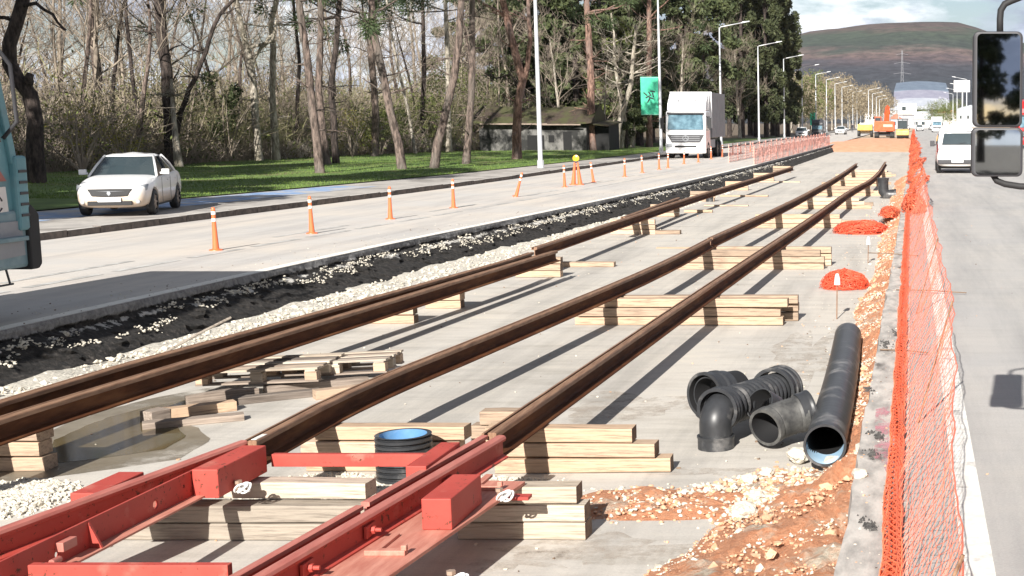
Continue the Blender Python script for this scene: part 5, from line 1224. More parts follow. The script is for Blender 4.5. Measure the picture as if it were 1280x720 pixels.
# people far down the road
def person(label, p, pose, rz, mats=('cloth_dark',)):
    t = thing('person', label, 'person', p, rz)
    V = [(0, 0, .95), (0, 0, 1.15), (0, .01, 1.38), (0, .0, 1.52), (0, -.02, 1.60), (0, -.02, 1.72),
         (.10, 0, .90), (.12, -.03 * pose, .50), (.13, .02, .10), (.13, -.14, .04), (-.10, 0, .90), (-.12, -.12 * pose, .50), (-.13, -.04, .10), (-.13, -.20, .04),
         (.19, 0, 1.40), (.25, .03, 1.13), (.24, -.08, .90), (-.19, 0, 1.40), (-.26, 0, 1.13), (-.22, -.15 * pose, .95)]
    E = [(0, 1), (1, 2), (2, 3), (3, 4), (4, 5), (0, 6), (6, 7), (7, 8), (8, 9), (0, 10), (10, 11), (11, 12), (12, 13), (2, 14), (14, 15), (15, 16), (2, 17), (17, 18), (18, 19)]
    rr = [.15, .14, .16, .065, .095, .09, .10, .065, .045, .04, .10, .065, .045, .04, .065, .045, .035, .065, .045, .035]
    me = bpy.data.meshes.new('body'); me.from_pydata(V, E, []); me.materials.append(M[mats[0]]); o = bpy.data.objects.new('body', me); col.objects.link(o); o.parent = t
    md = o.modifiers.new('skin', 'SKIN')
    for i, s in enumerate(me.skin_vertices[0].data): s.radius = (rr[i], rr[i] * .8); s.use_root = i == 0
    o.modifiers.new('s', 'SUBSURF').levels = 1
    mb = MB(); 
    bm = bmesh.new(); bmesh.ops.create_uvsphere(bm, u_segments=12, v_segments=8, radius=.1)
    for v_ in bm.verts: v_.co = Vector((v_.co.x * .82, v_.co.y * .95 - .03, v_.co.z * 1.2 + 1.66))
    m2 = bpy.data.meshes.new('head'); bm.to_mesh(m2); bm.free(); m2.materials.append(M['skin']); oo = bpy.data.objects.new('head', m2); col.objects.link(oo); oo.parent = t
    mb = MB(); rows = [[(.092 * math.cos(e) * math.cos(q * .52), -.02 + .105 * math.cos(e) * math.sin(q * .52), 1.69 + .115 * math.sin(e)) for q in range(12)] for e in (0, .4, .8, 1.2, 1.5)]; mb.grid(rows, closed=True); mb.poly(rows[-1]); mb.build('hair', 'black', t)
    if len(mats) > 1:
        mb = MB(); rows = [[(x * math.cos(q * .52), .01 + x * .75 * math.sin(q * .52), z) for q in range(12)] for z, x in ((.95, .20), (1.15, .20), (1.35, .22), (1.46, .13))]; mb.grid(rows, closed=True); mb.build('vest', mats[1], t)
    return t
person('person in dark clothes standing far off, left of the excavator', (-12.2, 280, 0), 1, .4)
person('person walking far off beside the net fence, right of the other dark figure', (-9.7, 250, 0), .6, 1.2, ('cloth_dark', 'cloth_vest'))

# ------------------------------------------------------------------ street lamps
def lamp(label, x, y, side=1, h=10.1, banner=None, z0=KERB, arm_l=2.0):
    t = thing('street_lamp', label, 'street lamp', (x, y, z0), 0, 'street lamps on the left' if side > 0 else 'street lamps on the right')
    mb = MB(); mb.tube([(0, 0, 0), (0, 0, .1), (0, 0, h * .5), (0, 0, h)], [.12, .11, .09, .055], 10); mb.build('pole', 'galv', t, smooth=True)
    mb = MB(); mb.tube([(0, 0, h - .1), (side * .12, 0, h + .05), (side * arm_l, 0, h + .42)], [.05, .045, .035], 8); mb.build('arm', 'galv', t, smooth=True)
    mb = MB(); mb.prism([(side * (arm_l - .1), h + .36), (side * (arm_l + .6), h + .50), (side * (arm_l + .62), h + .56), (side * (arm_l), h + .50)], 'y', -.13, .13); mb.build('lamp_head', 'galv', t, recalc=True)
    mb = MB(); mb.tube([(0, 0, 0), (0, 0, .35)], .15, 8); mb.build('base_cover', 'galv', t)
    if banner:
        z1, z0_, w = banner
        mb = MB(); mb.box((-w / 2 - .12, 0, (z0_ + z1) / 2), (w, .03, z1 - z0_)); b = mb.build('banner', 'green_banner', t)
        cxb, czb = -w / 2 - .12, (z0_ + z1) / 2
        mb = MB()
        for k, (dx, dz, q) in enumerate(((-.22, .1, 40), (-.1, -.05, -30), (.02, .12, 60), (.1, -.12, 20), (.2, .05, 80), (-.05, -.25, -60), (.18, .25, 10))):
            mb.box((cxb + dx * 1.2, -.025, czb + dz * 1.2), (.32, .012, .085), Matrix.Rotation(R(q), 3, 'Y'))
        mb.build('emblem', 'cloth_dark', b)
        for zz_ in (z0_ + .04, z1 - .04): mb = MB(); mb.tube([(0, 0, zz_), (-w - .12, 0, zz_)], .02, 6); mb.build('bracket', 'galv', t)
    return t
lamp('nearest tall street lamp pole, bare, standing on the pavement left of the beacon', -16.6, 61, 1)
lamp('tall street lamp carrying a big green banner, left of the lorry', -16.7, 91, 1, banner=(5.0, 2.5, 1.15))
nth = ['third', 'fourth', 'fifth', 'sixth', 'seventh', 'eighth', 'ninth', 'tenth', 'eleventh', 'twelfth', 'thirteenth', 'fourteenth']
for k in range(12):
    y = 119 + 29.5 * k
    lamp(f'{nth[k]} street lamp from the camera along the left road', -16.6, y, 1, banner=(3.6, 1.4, .9) if k in (4,) else None)
for k, (x, y) in enumerate(((9.6, 241), (10.4, 283), (10.6, 323), (11.0, 368), (11.2, 442), (11.2, 520))):
    lamp(f'{["first", "second", "third", "fourth", "fifth", "sixth"][k]} street lamp from the camera along the right road', x, y, -1, z0=.1, h=9.4)
for k, (x, y) in enumerate(((-9.5, 300), (-9.8, 340), (-10, 385), (-10.2, 430))):
    lamp(f'{["nearest", "second", "third", "farthest"][k]} lamp of the inner left row, beyond the excavator', x, y, 1, z0=0, h=9)
# ------------------------------------------------------------------ ruined shed
a = G(592, 189, KERB); b_ = G(737, 187, KERB)
Y = 97.0; x0, x1 = D(597, 180, Y).x, D(736, 180, Y).x
t = thing('ruined_shed', 'low ruined shed with mouldy walls and mossy sagging roof under the dark trees', 'shed', ((x0 + x1) / 2, Y + 2.2, KERB + .1)); W = (x1 - x0) / 2
zw = 1.85
mb = MB(); mb.box((0, 0, .9 - .1), (2 * W - .3, 4.4, 2.0)); mb.build('wall', 'plaster', t)
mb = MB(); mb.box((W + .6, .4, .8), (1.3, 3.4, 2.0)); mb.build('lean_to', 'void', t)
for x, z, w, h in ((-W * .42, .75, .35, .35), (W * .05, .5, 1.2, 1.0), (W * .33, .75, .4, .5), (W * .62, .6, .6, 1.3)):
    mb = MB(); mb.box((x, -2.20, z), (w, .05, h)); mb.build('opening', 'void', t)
mb = MB(); rows = []
for i in range(25):
    x = -W - .35 + (2 * W + .7) * i / 24; s = -.12 * math.sin(i / 24 * 3.1) + .06 * fbm(i * .6, 2)
    rows.append([(x, -2.75 + .1 * fbm(i * .9, 5), zw + s), (x, -2.7, zw + .07 + s), (x, -1.3, zw + .75 + s * 1.6), (x, 0, zw + 1.35 + 2 * s), (x, 2.7, zw + .1), (x, 2.7, zw)])
mb.grid(rows, closed=True); mb.poly(rows[0]); mb.poly(rows[-1]); mb.build('roof', 'moss_roof', t, recalc=True)
mb = MB(); mb.box((-W * .3, -2.78, zw - .06), (W * 1.2, .05, .10)); mb.box((W * .5, -2.80, zw - .10), (W * .8, .05, .09)); mb.build('fascia', 'timber_old', t)
mb = MB(); mb.poly([(W - .1, -2.5, zw), (W + 1.4, -2.2, zw - .15), (W + 1.4, 2.4, zw + .1), (W - .1, 2.4, zw + .4)]); o = mb.build('lean_to_roof', 'moss_roof', t); so = o.modifiers.new('s', 'SOLIDIFY'); so.thickness = .08
# ------------------------------------------------------------------ far buildings, billboard, pylon
t = thing('hangar', 'large stepped grey blue hangar across the end of the road, under the hill', 'hangar', (6.3, 900, 0))
W = 18.5
hc = [noisy('hangar_blue', (.10, .13, .18), (.14, .18, .23), .2, rough=.6, bmp=0), noisy('hangar_mauve', (.20, .20, .26), (.25, .25, .31), .2, rough=.6, bmp=0), noisy('hangar_pale', (.30, .32, .37), (.38, .40, .44), .2, rough=.6, bmp=0)]
for k, (z0, z1, y0, y1) in enumerate(((22.8, 28.8, 30, 55), (17, 22.3, 14, 30), (11.5, 16.6, 0, 14))):
    mb = MB(); rows = []
    for i in range(13):
        q = i / 12; x = -W * (1 - .04 * (2 - k) * 0) + 2 * W * q; c_ = 1.3 * math.sin(q * math.pi)
        rows.append([(x * (.93 if k == 0 else 1), y1, z1 + c_), (x, y0, z0 + c_ * .6), (x, y0, z0 - 1.4), (x * (.93 if k == 0 else 1), y1, z0 - 1.4)])
    mb.grid(rows, closed=True); mb.poly(rows[0]); mb.poly(rows[-1]); mb.build('roof_tier', hc[k], t, recalc=True)
mb = MB(); mb.box((0, 30, 5.2), (2 * W - .8, 56, 10.4)); mb.build('hall', noisy('hangar_wall', (.06, .07, .10), (.09, .10, .13), .1, rough=.7, bmp=0), t)
for x in (-13, -6.5, 0, 6.5, 13): mb = MB(); mb.box((x, 1.95, 3), (5, .1, 6)); mb.build('door', 'grey', t)
t = thing('site_cabin', 'white raised site cabin with one dark window above the excavator', 'cabin', (-1.1, 310, 0))
mb = MB(); mb.box((0, 0, 5.0), (4.2, 6, 2.4)); mb.build('upper_cabin', 'white', t, bevel=.05)
mb = MB(); mb.box((.3, 0, 2.5), (2.6, 5, 2.4)); mb.build('lower_cabin', 'grey', t, bevel=.05)
mb = MB(); mb.box((-.7, -3.02, 5.1), (.9, .04, .9)); mb.build('window', 'glass', t)
for x in (-1.9, 1.9): mb = MB(); mb.box((x, -2.6, 1.9), (.2, .2, 3.8)); mb.build('leg', 'grey', t)
t = thing('billboard', 'blank white billboard on a post at the right roadside, beside the mirror', 'billboard', (7.9, 215, 0))
mb = MB(); mb.box((-.1, 0, 7.7), (2.5, .2, 1.8)); mb.build('panel', 'white', t); mb = MB(); mb.tube([(0, .15, 0), (0, .15, 7)], .12, 8); mb.build('post', 'galv', t)
rb = random.Random(77)
bm_ = [noisy('far_wall_a', (.50, .48, .45), (.62, .60, .57), .3, rough=.8, bmp=0), noisy('far_wall_b', (.30, .33, .36), (.40, .43, .46), .3, rough=.8, bmp=0), noisy('far_roof', (.28, .12, .08), (.38, .18, .12), .5, rough=.9, bmp=0)]
fb = ['low pale building left of the hangar foot', 'small white house in front of the hangar', 'small grey house in front of the hangar', 'white flat block at the far end of the road', 'grey low block beside the far road', 'pale house at the right roadside in the distance', 'long low shed behind the distant cars', 'small pale kiosk beyond the roller']
for i, (x, y, w, h) in enumerate(((-14, 620, 14, 7), (-4, 600, 9, 5), (4, 640, 8, 6), (9, 560, 8, 4.5), (16, 600, 10, 6), (22, 520, 10, 7), (2, 470, 9, 3), (-5, 420, 4, 3))):
    t = thing('far_building', fb[i], 'building', (x, y, 0)); mb = MB(); mb.box((0, 0, h / 2), (w, 10, h)); mb.build('wall', bm_[i % 2], t)
    mb = MB(); mb.prism([(-w / 2 - .3, h), (w / 2 + .3, h), (0 if i % 2 else w / 2, h + 1.4), (0 if i % 2 else -w / 2, h + (1.4 if i % 2 else .5))], 'y', -5.3, 5.3); mb.build('roof', bm_[2] if i % 3 == 1 else bm_[1], t, recalc=True)
    for k in range(int(w / 2.6)): mb = MB(); mb.box((-w / 2 + 1.5 + k * 2.4, -5.02, h * .55), (1.1, .06, 1.1)); mb.build('window', 'glass', t)
t = thing('pylon', 'faint steel lattice pylon in front of the hill, above the hangar', 'pylon', (-10, 1400, 0))
mb = MB(); H = 74
for sx0 in (-1, 1):
    for sy0 in (-1, 1): mb.tube([(sx0 * 4, sy0 * 4, 0), (sx0 * 1.2, sy0 * 1.2, H * .6), (sx0 * .4, sy0 * .4, H)], .16, 4)
for k in range(14):
    z = k * H / 14; z2 = z + H / 14; q = lambda z: 4 - 2.8 * z / (H * .6) if z < H * .6 else 1.2 - .8 * (z - H * .6) / (H * .4)
    mb.tube([(-q(z), -q(z), z), (q(z2), -q(z2), z2)], .09, 3); mb.tube([(q(z), -q(z), z), (-q(z2), -q(z2), z2)], .09, 3)
mb.build('lattice_mast', 'grey', t)
for z, w in ((H * .68, 9), (H * .82, 8), (H * .94, 6)): mb = MB(); mb.tube([(-w, 0, z), (0, 0, z + 1.5), (w, 0, z)], .14, 4); mb.build('cross_arm', 'grey', t)
# hill
ridge = [(-900, 190), (300, 175), (700, 120), (860, 75), (940, 58), (1000, 46), (1025, 41), (1050, 38), (1085, 34.5), (1120, 33), (1160, 32), (1190, 33), (1210, 37), (1225, 43), (1260, 56), (1400, 80), (1700, 120), (2600, 170)]
def hill_h(x, y):
    px = CX + x / 4200 * FPX; py = interp(ridge, px); top = (152 - py) / FPX * 4200 + 2.2
    t = max(0, min(1, (y - 2300) / 1900)); s = t * t * (3 - 2 * t)
    h = top * (s * .75 + .25 * t) if y <= 4200 else top * (1 - (y - 4200) / 3000)
    return max(-6, h + 26 * fbm(x * .0016, y * .0016, 3) * min(1, t * 2) * (1 - t * .7) + 3 * fbm(x * .02, y * .01) * t)
mb = MB(); rows = []
for y in frange(1900, 5400, 70): rows.append([(x, y, hill_h(x, y)) for x in frange(-5200, 4200, 55)])
mb.grid(rows, flip=True)
m, nt, b = newmat('hill_land'); v = coord(nt, (.0022, .0045, .006)); n1 = N(nt, 'ShaderNodeTexNoise', Scale=1.6, Detail=6, Roughness=.6); L(nt, v, n1.inputs['Vector'])
v2 = coord(nt, (.03, .03, .05)); n2 = N(nt, 'ShaderNodeTexNoise', Scale=1, Detail=7, Roughness=.75); L(nt, v2, n2.inputs['Vector'])
s = nt.nodes.new('ShaderNodeSeparateXYZ'); L(nt, coord(nt), s.inputs[0])
hz = math_(nt, 'MULTIPLY', math_(nt, 'ADD', s.outputs['Z'], math_(nt, 'MULTIPLY', math_(nt, 'SUBTRACT', n1.outputs[0], .5), 120)), 1 / 300)
rp = ramp(nt, [(.0, (.045, .05, .055)), (.30, (.032, .036, .045)), (.42, (.045, .045, .055)), (.50, (.075, .056, .06)), (.57, (.12, .085, .075)), (.63, (.035, .045, .035)), (.80, (.042, .058, .036)), (.90, (.085, .058, .05)), (1, (.05, .04, .034))], hz)
cl = mixc(nt, .75, rp.outputs[0], ramp(nt, [(.38, (.35, .35, .38)), (.62, (1.6, 1.55, 1.5))], n2.outputs[0]).outputs[0], 'MULTIPLY')
L(nt, cl, b.inputs['Base Color']); b.inputs['Roughness'].default_value = 1; b.inputs['Specular IOR Level'].default_value = 0; M['hill'] = m
struct(mb.build('hill', 'hill', smooth=True))
# ------------------------------------------------------------------ trees
def rvec(rr): 
    a = rr.random() * 6.283; z = rr.uniform(-1, 1); s = math.sqrt(1 - z * z); return Vector((s * math.cos(a), s * math.sin(a), z))
def grow(mb, p, d, L_, r, depth, rr, ends, up=.12, wig=.22, segs=5, minr=.006, ratio=.62, kids=3, spread=.75):
    pts = [p.copy()]; rad = [r]; q = p.copy(); dd = d.copy()
    for i in range(segs):
        dd = (dd + rvec(rr) * wig + Vector((0, 0, up))).normalized(); q = q + dd * L_ / segs; pts.append(q.copy()); rad.append(max(minr, r * (1 - .62 * (i + 1) / segs)))
    mb.tube(pts, rad, 6 if r > .08 else (4 if r > .03 else 3), caps=False)
    if depth <= 0: ends.append((pts[-1], dd)); return
    for k in range(kids):
        i = rr.randint(max(1, segs // 2 - 1), segs); bd = (pts[i] - pts[i - 1]).normalized(); side = rvec(rr); side = (side - bd * side.dot(bd)).normalized()
        nd = (bd + side * rr.uniform(spread * .5, spread * 1.2)).normalized()
        grow(mb, pts[i], nd, L_ * rr.uniform(ratio * .8, ratio * 1.15), max(minr, rad[i] * rr.uniform(.5, .75)), depth - 1, rr, ends, up, wig * 1.1, max(3, segs - 1), minr, ratio, kids, spread)
def leafquad(mb, c, s, rr, asp=1.6, mi=None):
    n = rvec(rr); a = n.cross(rvec(rr))
    if a.length < .1: a = n.cross(Vector((0, 0, 1)))
    a.normalize(); b = n.cross(a); a = a * s * asp; b = b * s
    mb.add([c - a, c - b * .6, c + a, c + b * .6], [(0, 1, 2, 3)], mi)
def bare_tree(seed, H, r, mat_t='bark_pale', kids=3, depth=4, spread=.6, twigs=0, lean=0, first=.45):
    """trunk and crown of fine bare branches; returns two mesh builders"""
    rr = random.Random(seed); tb = MB(); cb = MB(); ends = []; p = Vector((0, 0, -.1)); d = Vector((lean, 0, 1)).normalized(); pts = [p.copy()]; n = 9; rad = [r * 1.25]
    for i in range(n):
        d = (d + rvec(rr) * .10 + Vector((0, 0, .04))).normalized(); p = p + d * H * .8 / n; pts.append(p.copy()); rad.append(r * (1 - .8 * (i + 1) / n))
    tb.tube(pts, rad, 9, caps=False)
    for k in range(11):
        f = first + (1 - first) * (k + rr.random()) / 11; i = min(n, max(1, int(f * n))); bd = rvec(rr); bd.z = abs(bd.z) * .6 + .35; bd.normalize()
        grow(cb, pts[i], bd, H * rr.uniform(.22, .34) * (1.15 - .4 * f), rad[i] * rr.uniform(.28, .45), depth - 1, rr, ends, .10, .20, 5, .007, .62, kids, spread)
    return tb, cb, ends
def plant_tree(name, label, cat, loc, parts, group=None, rz=0, sc_=1):
    t = thing(name, label, cat, loc, rz, group)
    for nm, mb, mat, sm in parts: mb.build(nm, mat, t, smooth=sm)
    t.scale = (sc_,) * 3; return t
# --- wood of bare trees behind the lawn
WG = 'bare trees of the wood behind the lawn'
WLAB = 'slender bare tree standing in the wood behind the lawn'
protos = []
for s, (H, r, mt_) in enumerate(((13, .13, 'bark_dark'), (15, .15, 'bark_pine'), (12, .10, 'twig'), (16, .16, 'twig'), (11, .09, 'bark_pine'))):
    tb, cb, ends = bare_tree(40 + s, H, r, depth=4, first=.35)
    protos.append(plant_tree('bare_tree', WLAB, 'tree', (0, 0, 0), (('trunk', tb, mt_, True), ('crown', cb, 'twig', False)), WG))
rw = random.Random(9)
def woodx(y): return interp(WL, y)
spots = []
for row, (off, n, ya, yb) in enumerate(((2.5, 15, 56, 116), (6, 17, 58, 124), (11, 18, 60, 140), (18, 20, 62, 160))):
    for i in range(n):
        y = ya + (yb - ya) * (i + rw.random() * .8) / n
        spots.append((woodx(y) - off - rw.uniform(0, 3), y + rw.uniform(-1, 1)))
for px_i in range(14):       # keep the wood closed towards the left edge
    y = 60 + 30 * rw.random(); spots.append((-(y * rw.uniform(.55, .70)), y))
used = set()
for i, (x, y) in enumerate(spots):
    k = i % len(protos)
    if k not in used: o = protos[k]; used.add(k)
    else: o = dup(protos[k], (0, 0, 0))
    o.location = (x, y, .2); o.rotation_euler = (rw.uniform(-.05, .05), rw.uniform(-.05, .05), rw.random() * 6.28); o.scale = (rw.uniform(.85, 1.15),) * 3
# --- undergrowth: thicket nobody could count
def thicket(name, label, mats, n, seed, hh, xoff, yr, w=.014, leafy=0, hmul=None):
    rr = random.Random(seed); mb = MB()
    for i in range(n):
        y = yr[0] + (yr[1] - yr[0]) * rr.random(); x = woodx(y) - xoff[0] - (xoff[1] - xoff[0]) * rr.random() ** 1.3
        h = hh * rr.uniform(.45, 1.0) * (1 + .35 * fbm(x * .12, y * .12, seed)); 
        mi = 0 if fbm(x * .10, y * .10, 9 + seed) + rr.uniform(-.25, .25) < .08 else 1
        p = Vector((x, y, .15)); d = Vector((rr.uniform(-.5, .5), rr.uniform(-.4, .4), 1)).normalized(); pts = [p]
        for k in range(4): d = (d + rvec(rr) * .50 + Vector((0, 0, .02))).normalized(); p = p + d * h / 4; pts.append(p)
        mb.tube(pts, [w * 1.3, w * 1.1, w, w * .8, w * .4], 3, caps=False, mi=mi)
        for k in range(3):
            q = pts[rr.randint(1, 4)]; e = (d * .6 + rvec(rr) * 1.0).normalized(); l = h * rr.uniform(.15, .40)
            q2 = q + e * l * .5 + Vector((0, 0, .05)); q3 = q2 + (e + rvec(rr) * .5).normalized() * l * .5
            mb.tube([q, q2, q3], [w * .7, w * .55, w * .3], 3, caps=False, mi=mi)
        if leafy and rr.random() < leafy:
            for k in range(5):
                q = pts[rr.randint(2, 4)] + rvec(rr) * .3; leafquad(mb, q, rr.uniform(.04, .09), rr, 1.5, 2)
    return stuff(mb.build(name, mats), label, 'undergrowth')
thicket('thicket', 'dense brown thicket of leafless shrubs along the back of the lawn', ['twig', 'twig_tan', 'leaf_olive'], 6500, 1, 4.2, (0, 9), (54, 124), .018, .6)
thicket('thicket', 'tall tangle of thin bare stems deeper in the wood', ['twig_tan', 'twig', 'leaf_olive'], 4200, 2, 6.5, (5, 24), (52, 150), .026, .35)
thicket('dry_undergrowth', 'low greyish dry brush at the edge of the lawn', ['twig', 'bark_pale', 'leaf_olive'], 7000, 3, 1.3, (-.6, 1.6), (54, 124), .010, .15)
# far backing wood that reads as one mass
mb = MB(); rr = random.Random(12)
for i in range(17000):
    y = 80 + 160 * rr.random(); x = woodx(y) - 16 - 60 * rr.random(); h = 6.0 + 3 * fbm(x * .05, y * .05)
    z = h * rr.random() ** .8; c_ = Vector((x, y, z)); d = rvec(rr); d.z = abs(d.z) + .6; d.normalize(); l = rr.uniform(.6, 1.8)
    mb.tube([c_, c_ + d * l * .5 + rvec(rr) * .12, c_ + d * l], [.035, .03, .012], 3, caps=False, mi=0 if rr.random() < .6 else 1)
stuff(mb.build('distant_wood', ['twig', 'twig_tan']), 'hazy mass of bare treetops far behind the wood', 'wood')
# budding yellow green shrubs
def bushy(seed, H, W_, n, leaf, stem='twig', size=(.05, .10)):
    rr = random.Random(seed); tb = MB(); cb = MB(); 
    for k in range(9):
        d = Vector((rr.uniform(-.6, .6), rr.uniform(-.6, .6), 1)).normalized(); p = Vector((0, 0, 0)); pts = [p]
        for j in range(4): d = (d + rvec(rr) * .2).normalized(); p = p + d * H * .22; pts.append(p)
        tb.tube(pts, [.05, .04, .03, .02, .008], 4, caps=False)
    cl = [(Vector((rr.uniform(-1, 1) * W_ * .7, rr.uniform(-1, 1) * W_ * .6, H * rr.uniform(.3, .95))), rr.uniform(.25, .5) * W_) for _ in range(11)]
    for i in range(n):
        c_, r = rr.choice(cl); q = c_ + rvec(rr) * r * rr.random() ** .4; q.z = max(.1, q.z); leafquad(cb, q, rr.uniform(*size), rr, 1.4)
    return tb, cb
bs = [(102, 196, 55, 'leaf_yellow', 1.15, 'yellow leafed shrub at the wood edge behind the white sedan', 2.6, 1.4), (160, 193, 56, 'leaf_yellow', 1.0, 'yellow green shrub at the wood edge, right of the other yellow one', 2.2, 1.0),
      (285, 175, 70, 'leaf_dark', 1.0, 'dark ivy clad bush in the wood left of the two pale trunks', 4.5, 1.3), (475, 160, 84, 'leaf_olive', 1.0, 'olive green bush behind the leaning pine trunk', 3.4, 2.0),
      (520, 178, 92, 'leaf_olive', 1.0, 'light green bush in the wood between the pine trunks', 4.2, 3.0), (600, 150, 104, 'leaf_olive', 1.0, 'yellow green tree crown behind the left end of the ruined shed', 7.5, 3.6),
      (560, 140, 100, 'leaf_olive', 1.0, 'green bush rising behind the pines left of the shed', 6.5, 2.6), (440, 178, 80, 'leaf_yellow', 1.0, 'small yellow budding shrub behind the slim pines', 2.4, 1.5)]
for i, (px, py, Y, lf, s, lab, H, W_) in enumerate(bs):
    x = D(px, py, Y).x; tb, cb = bushy(200 + i, H, W_, 1500 if lf != 'leaf_yellow' else 700, lf, size=(.04, .09) if lf != 'leaf_yellow' else (.02, .045))
    plant_tree('shrub', lab, 'shrub', (x, Y, .15), (('stem', tb, 'twig', False), ('foliage', cb, lf, False)), None, 0, s)

# --- trunks in the foreground of the lawn, traced from the picture and given real distance, size and thickness
def pine(label, path, w0, mat, seed, top=16, crown=True, Y=None, crown_z=None, ncl=10, name='pine_tree', low_twigs=8, cr=2.2, w1=None):
    b0 = G(path[0][0], path[0][1], KERB + .05) if Y is None else None
    Y = b0.y if Y is None else Y; rr = random.Random(seed)
    if b0 is None: b0 = Vector((D(path[0][0], 200, Y).x, Y, KERB + .05))
    if b0.y > 200: pass
    base = Vector((b0.x, b0.y, KERB)); pts = [Vector((0, 0, -.15))]
    for px, py in path[1:]:
        q = D(px, py, Y); pts.append(Vector((q.x - base.x, rr.uniform(-.12, .12), q.z - base.z)))
    d = (pts[-1] - pts[-2]).normalized() if len(pts) > 2 else Vector((0, 0, 1)); d = (d * .5 + Vector((0, 0, .7))).normalized(); zt = pts[-1].z
    while pts[-1].z < top: pts.append(pts[-1] + d * 1.5 + Vector((rr.uniform(-.12, .12), rr.uniform(-.12, .12), 0)))
    # densify
    P = []
    for a, b_ in zip(pts, pts[1:]):
        m_ = max(1, int((b_ - a).length / .7))
        for k in range(m_): P.append(a.lerp(b_, k / m_) + (Vector((rr.uniform(-.02, .02), rr.uniform(-.02, .02), 0)) if k else Vector()))
    P.append(pts[-1]); r0 = w0 / FPX * Y / 2; n = len(P)
    rad = [r0 * (1.25 if i == 0 else 1) * max(.25, 1 - .6 * P[i].z / top) * (1 + .06 * fbm(i * .8, seed)) * (1.06 if i else 1) for i in range(n)]
    t = thing(name, label, 'tree', base)
    tb = MB(); tb.tube(P, rad, 12, caps=False); bb = tb; ends = []
    for k in range(int(low_twigs * 1.8)):       # dead snags
        i = rr.randint(int(n * .12), int(n * .75)); dd = rvec(rr); dd.z = abs(dd.z) * .3; dd.normalize()
        grow(bb, P[i], dd, rr.uniform(.4, 1.6), rad[i] * .22, 1, rr, [], .02, .25, 4, .008, .5, 2, .7)
    if crown_z is None: crown_z = top * .48
    nb = 17
    for k in range(nb):
        z = crown_z + (top - crown_z) * (k / nb) ** 1.1; i = min(range(n), key=lambda j: abs(P[j].z - z)); dd = rvec(rr); dd.z = rr.uniform(-.05, .35); dd.normalize()
        grow(bb, P[i], dd, cr * rr.uniform(.8, 1.4) * (1.2 - .5 * k / nb), rad[i] * .42, 2, rr, ends, .05, .22, 5, .010, .6, 2, .7)
    bb.build('trunk', mat, t, smooth=True)
    if crown:
        cb = MB()
        for e, ed in ends:
            for c_ in range(2):
                c0_ = e + rvec(rr) * .25 * c_
                for k in range(ncl * 7):
                    dd = (rvec(rr) + ed * .5).normalized(); q = c0_ + dd * rr.uniform(.05, .48); s = rr.uniform(.18, .36); pd = dd.cross(rvec(rr)); 
                    if pd.length < .1: continue
                    pd = pd.normalized() * .03
                    cb.add([q - pd, q + dd * s, q + pd], [(0, 1, 2)])
        cb.build('needles', 'needle', t)
    return t
pine('thick dark crooked tree with a snapped branch stub, beside the turquoise truck', [(45, 229), (46, 190), (42, 150), (36, 118), (24, 100), (12, 80), (12, 55), (20, 28), (27, 0)], 19, 'bark_dark', 1, 12, True, ncl=4, low_twigs=2, crown_z=7.5)
t0 = [o for o in col.objects if o.get('label', '').startswith('thick dark crooked')][0]
Y0 = t0.location.y
def limb(t, pts, r, name='branch', mat='bark_dark', seed=1, twigs=3):
    mb = MB(); rr = random.Random(seed); w = [D(a, b_, Y0_) - t.location for a, b_, Y0_ in pts]; ww = [w[0]]
    for a, b_ in zip(w, w[1:]): ww += [a.lerp(b_, .5) + rvec(rr) * .05, b_]
    mb.tube(ww, [r * (1 - .6 * i / len(ww)) for i in range(len(ww))], 8, caps=True)
    for k in range(twigs):
        i = rr.randint(len(ww) // 3, len(ww) - 1); dd = rvec(rr); dd.z = abs(dd.z) * .5; grow(mb, ww[i], dd.normalized(), rr.uniform(.7, 1.8), r * .3, 2, rr, [], .05, .25, 4, .008, .6, 2, .7)
    return mb.build(name, mat, t, smooth=False)
limb(t0, [(30, 108, Y0), (36, 100, Y0 - .1), (38, 92, Y0 - .1)], .2, 'branch_stub', twigs=0)
limb(t0, [(24, 10, Y0), (45, 4, Y0 - .2), (66, 18, Y0 - .3), (82, 38, Y0 - .3)], .07)
limb(t0, [(20, 30, Y0), (6, 22, Y0), (-20, 20, Y0)], .08)
pine('straight dark pine trunk rising right behind the white sedan', [(213, 206), (211, 150), (207, 90), (203, 40), (200, 0)], 15, 'bark_dark', 2, 14, True, ncl=6, low_twigs=9, crown_z=7.6)
Y = G(224, 207, KERB).y
t = pine('tree with pale foot and dark leaning upper limb, right of the straight dark trunk', [(224, 207), (221, 180), (218, 158), (217, 140)], 9, 'bark_pale', 3, 3.3, False, low_twigs=1, crown_z=2.9, cr=.6)
limb(t, [(221, 166, Y), (226, 140, Y), (236, 112, Y), (250, 82, Y), (262, 48, Y), (275, 18, Y), (292, 0, Y), (306, -30, Y), (312, -70, Y)], .13, 'branch', 'bark_dark', 8, 9)
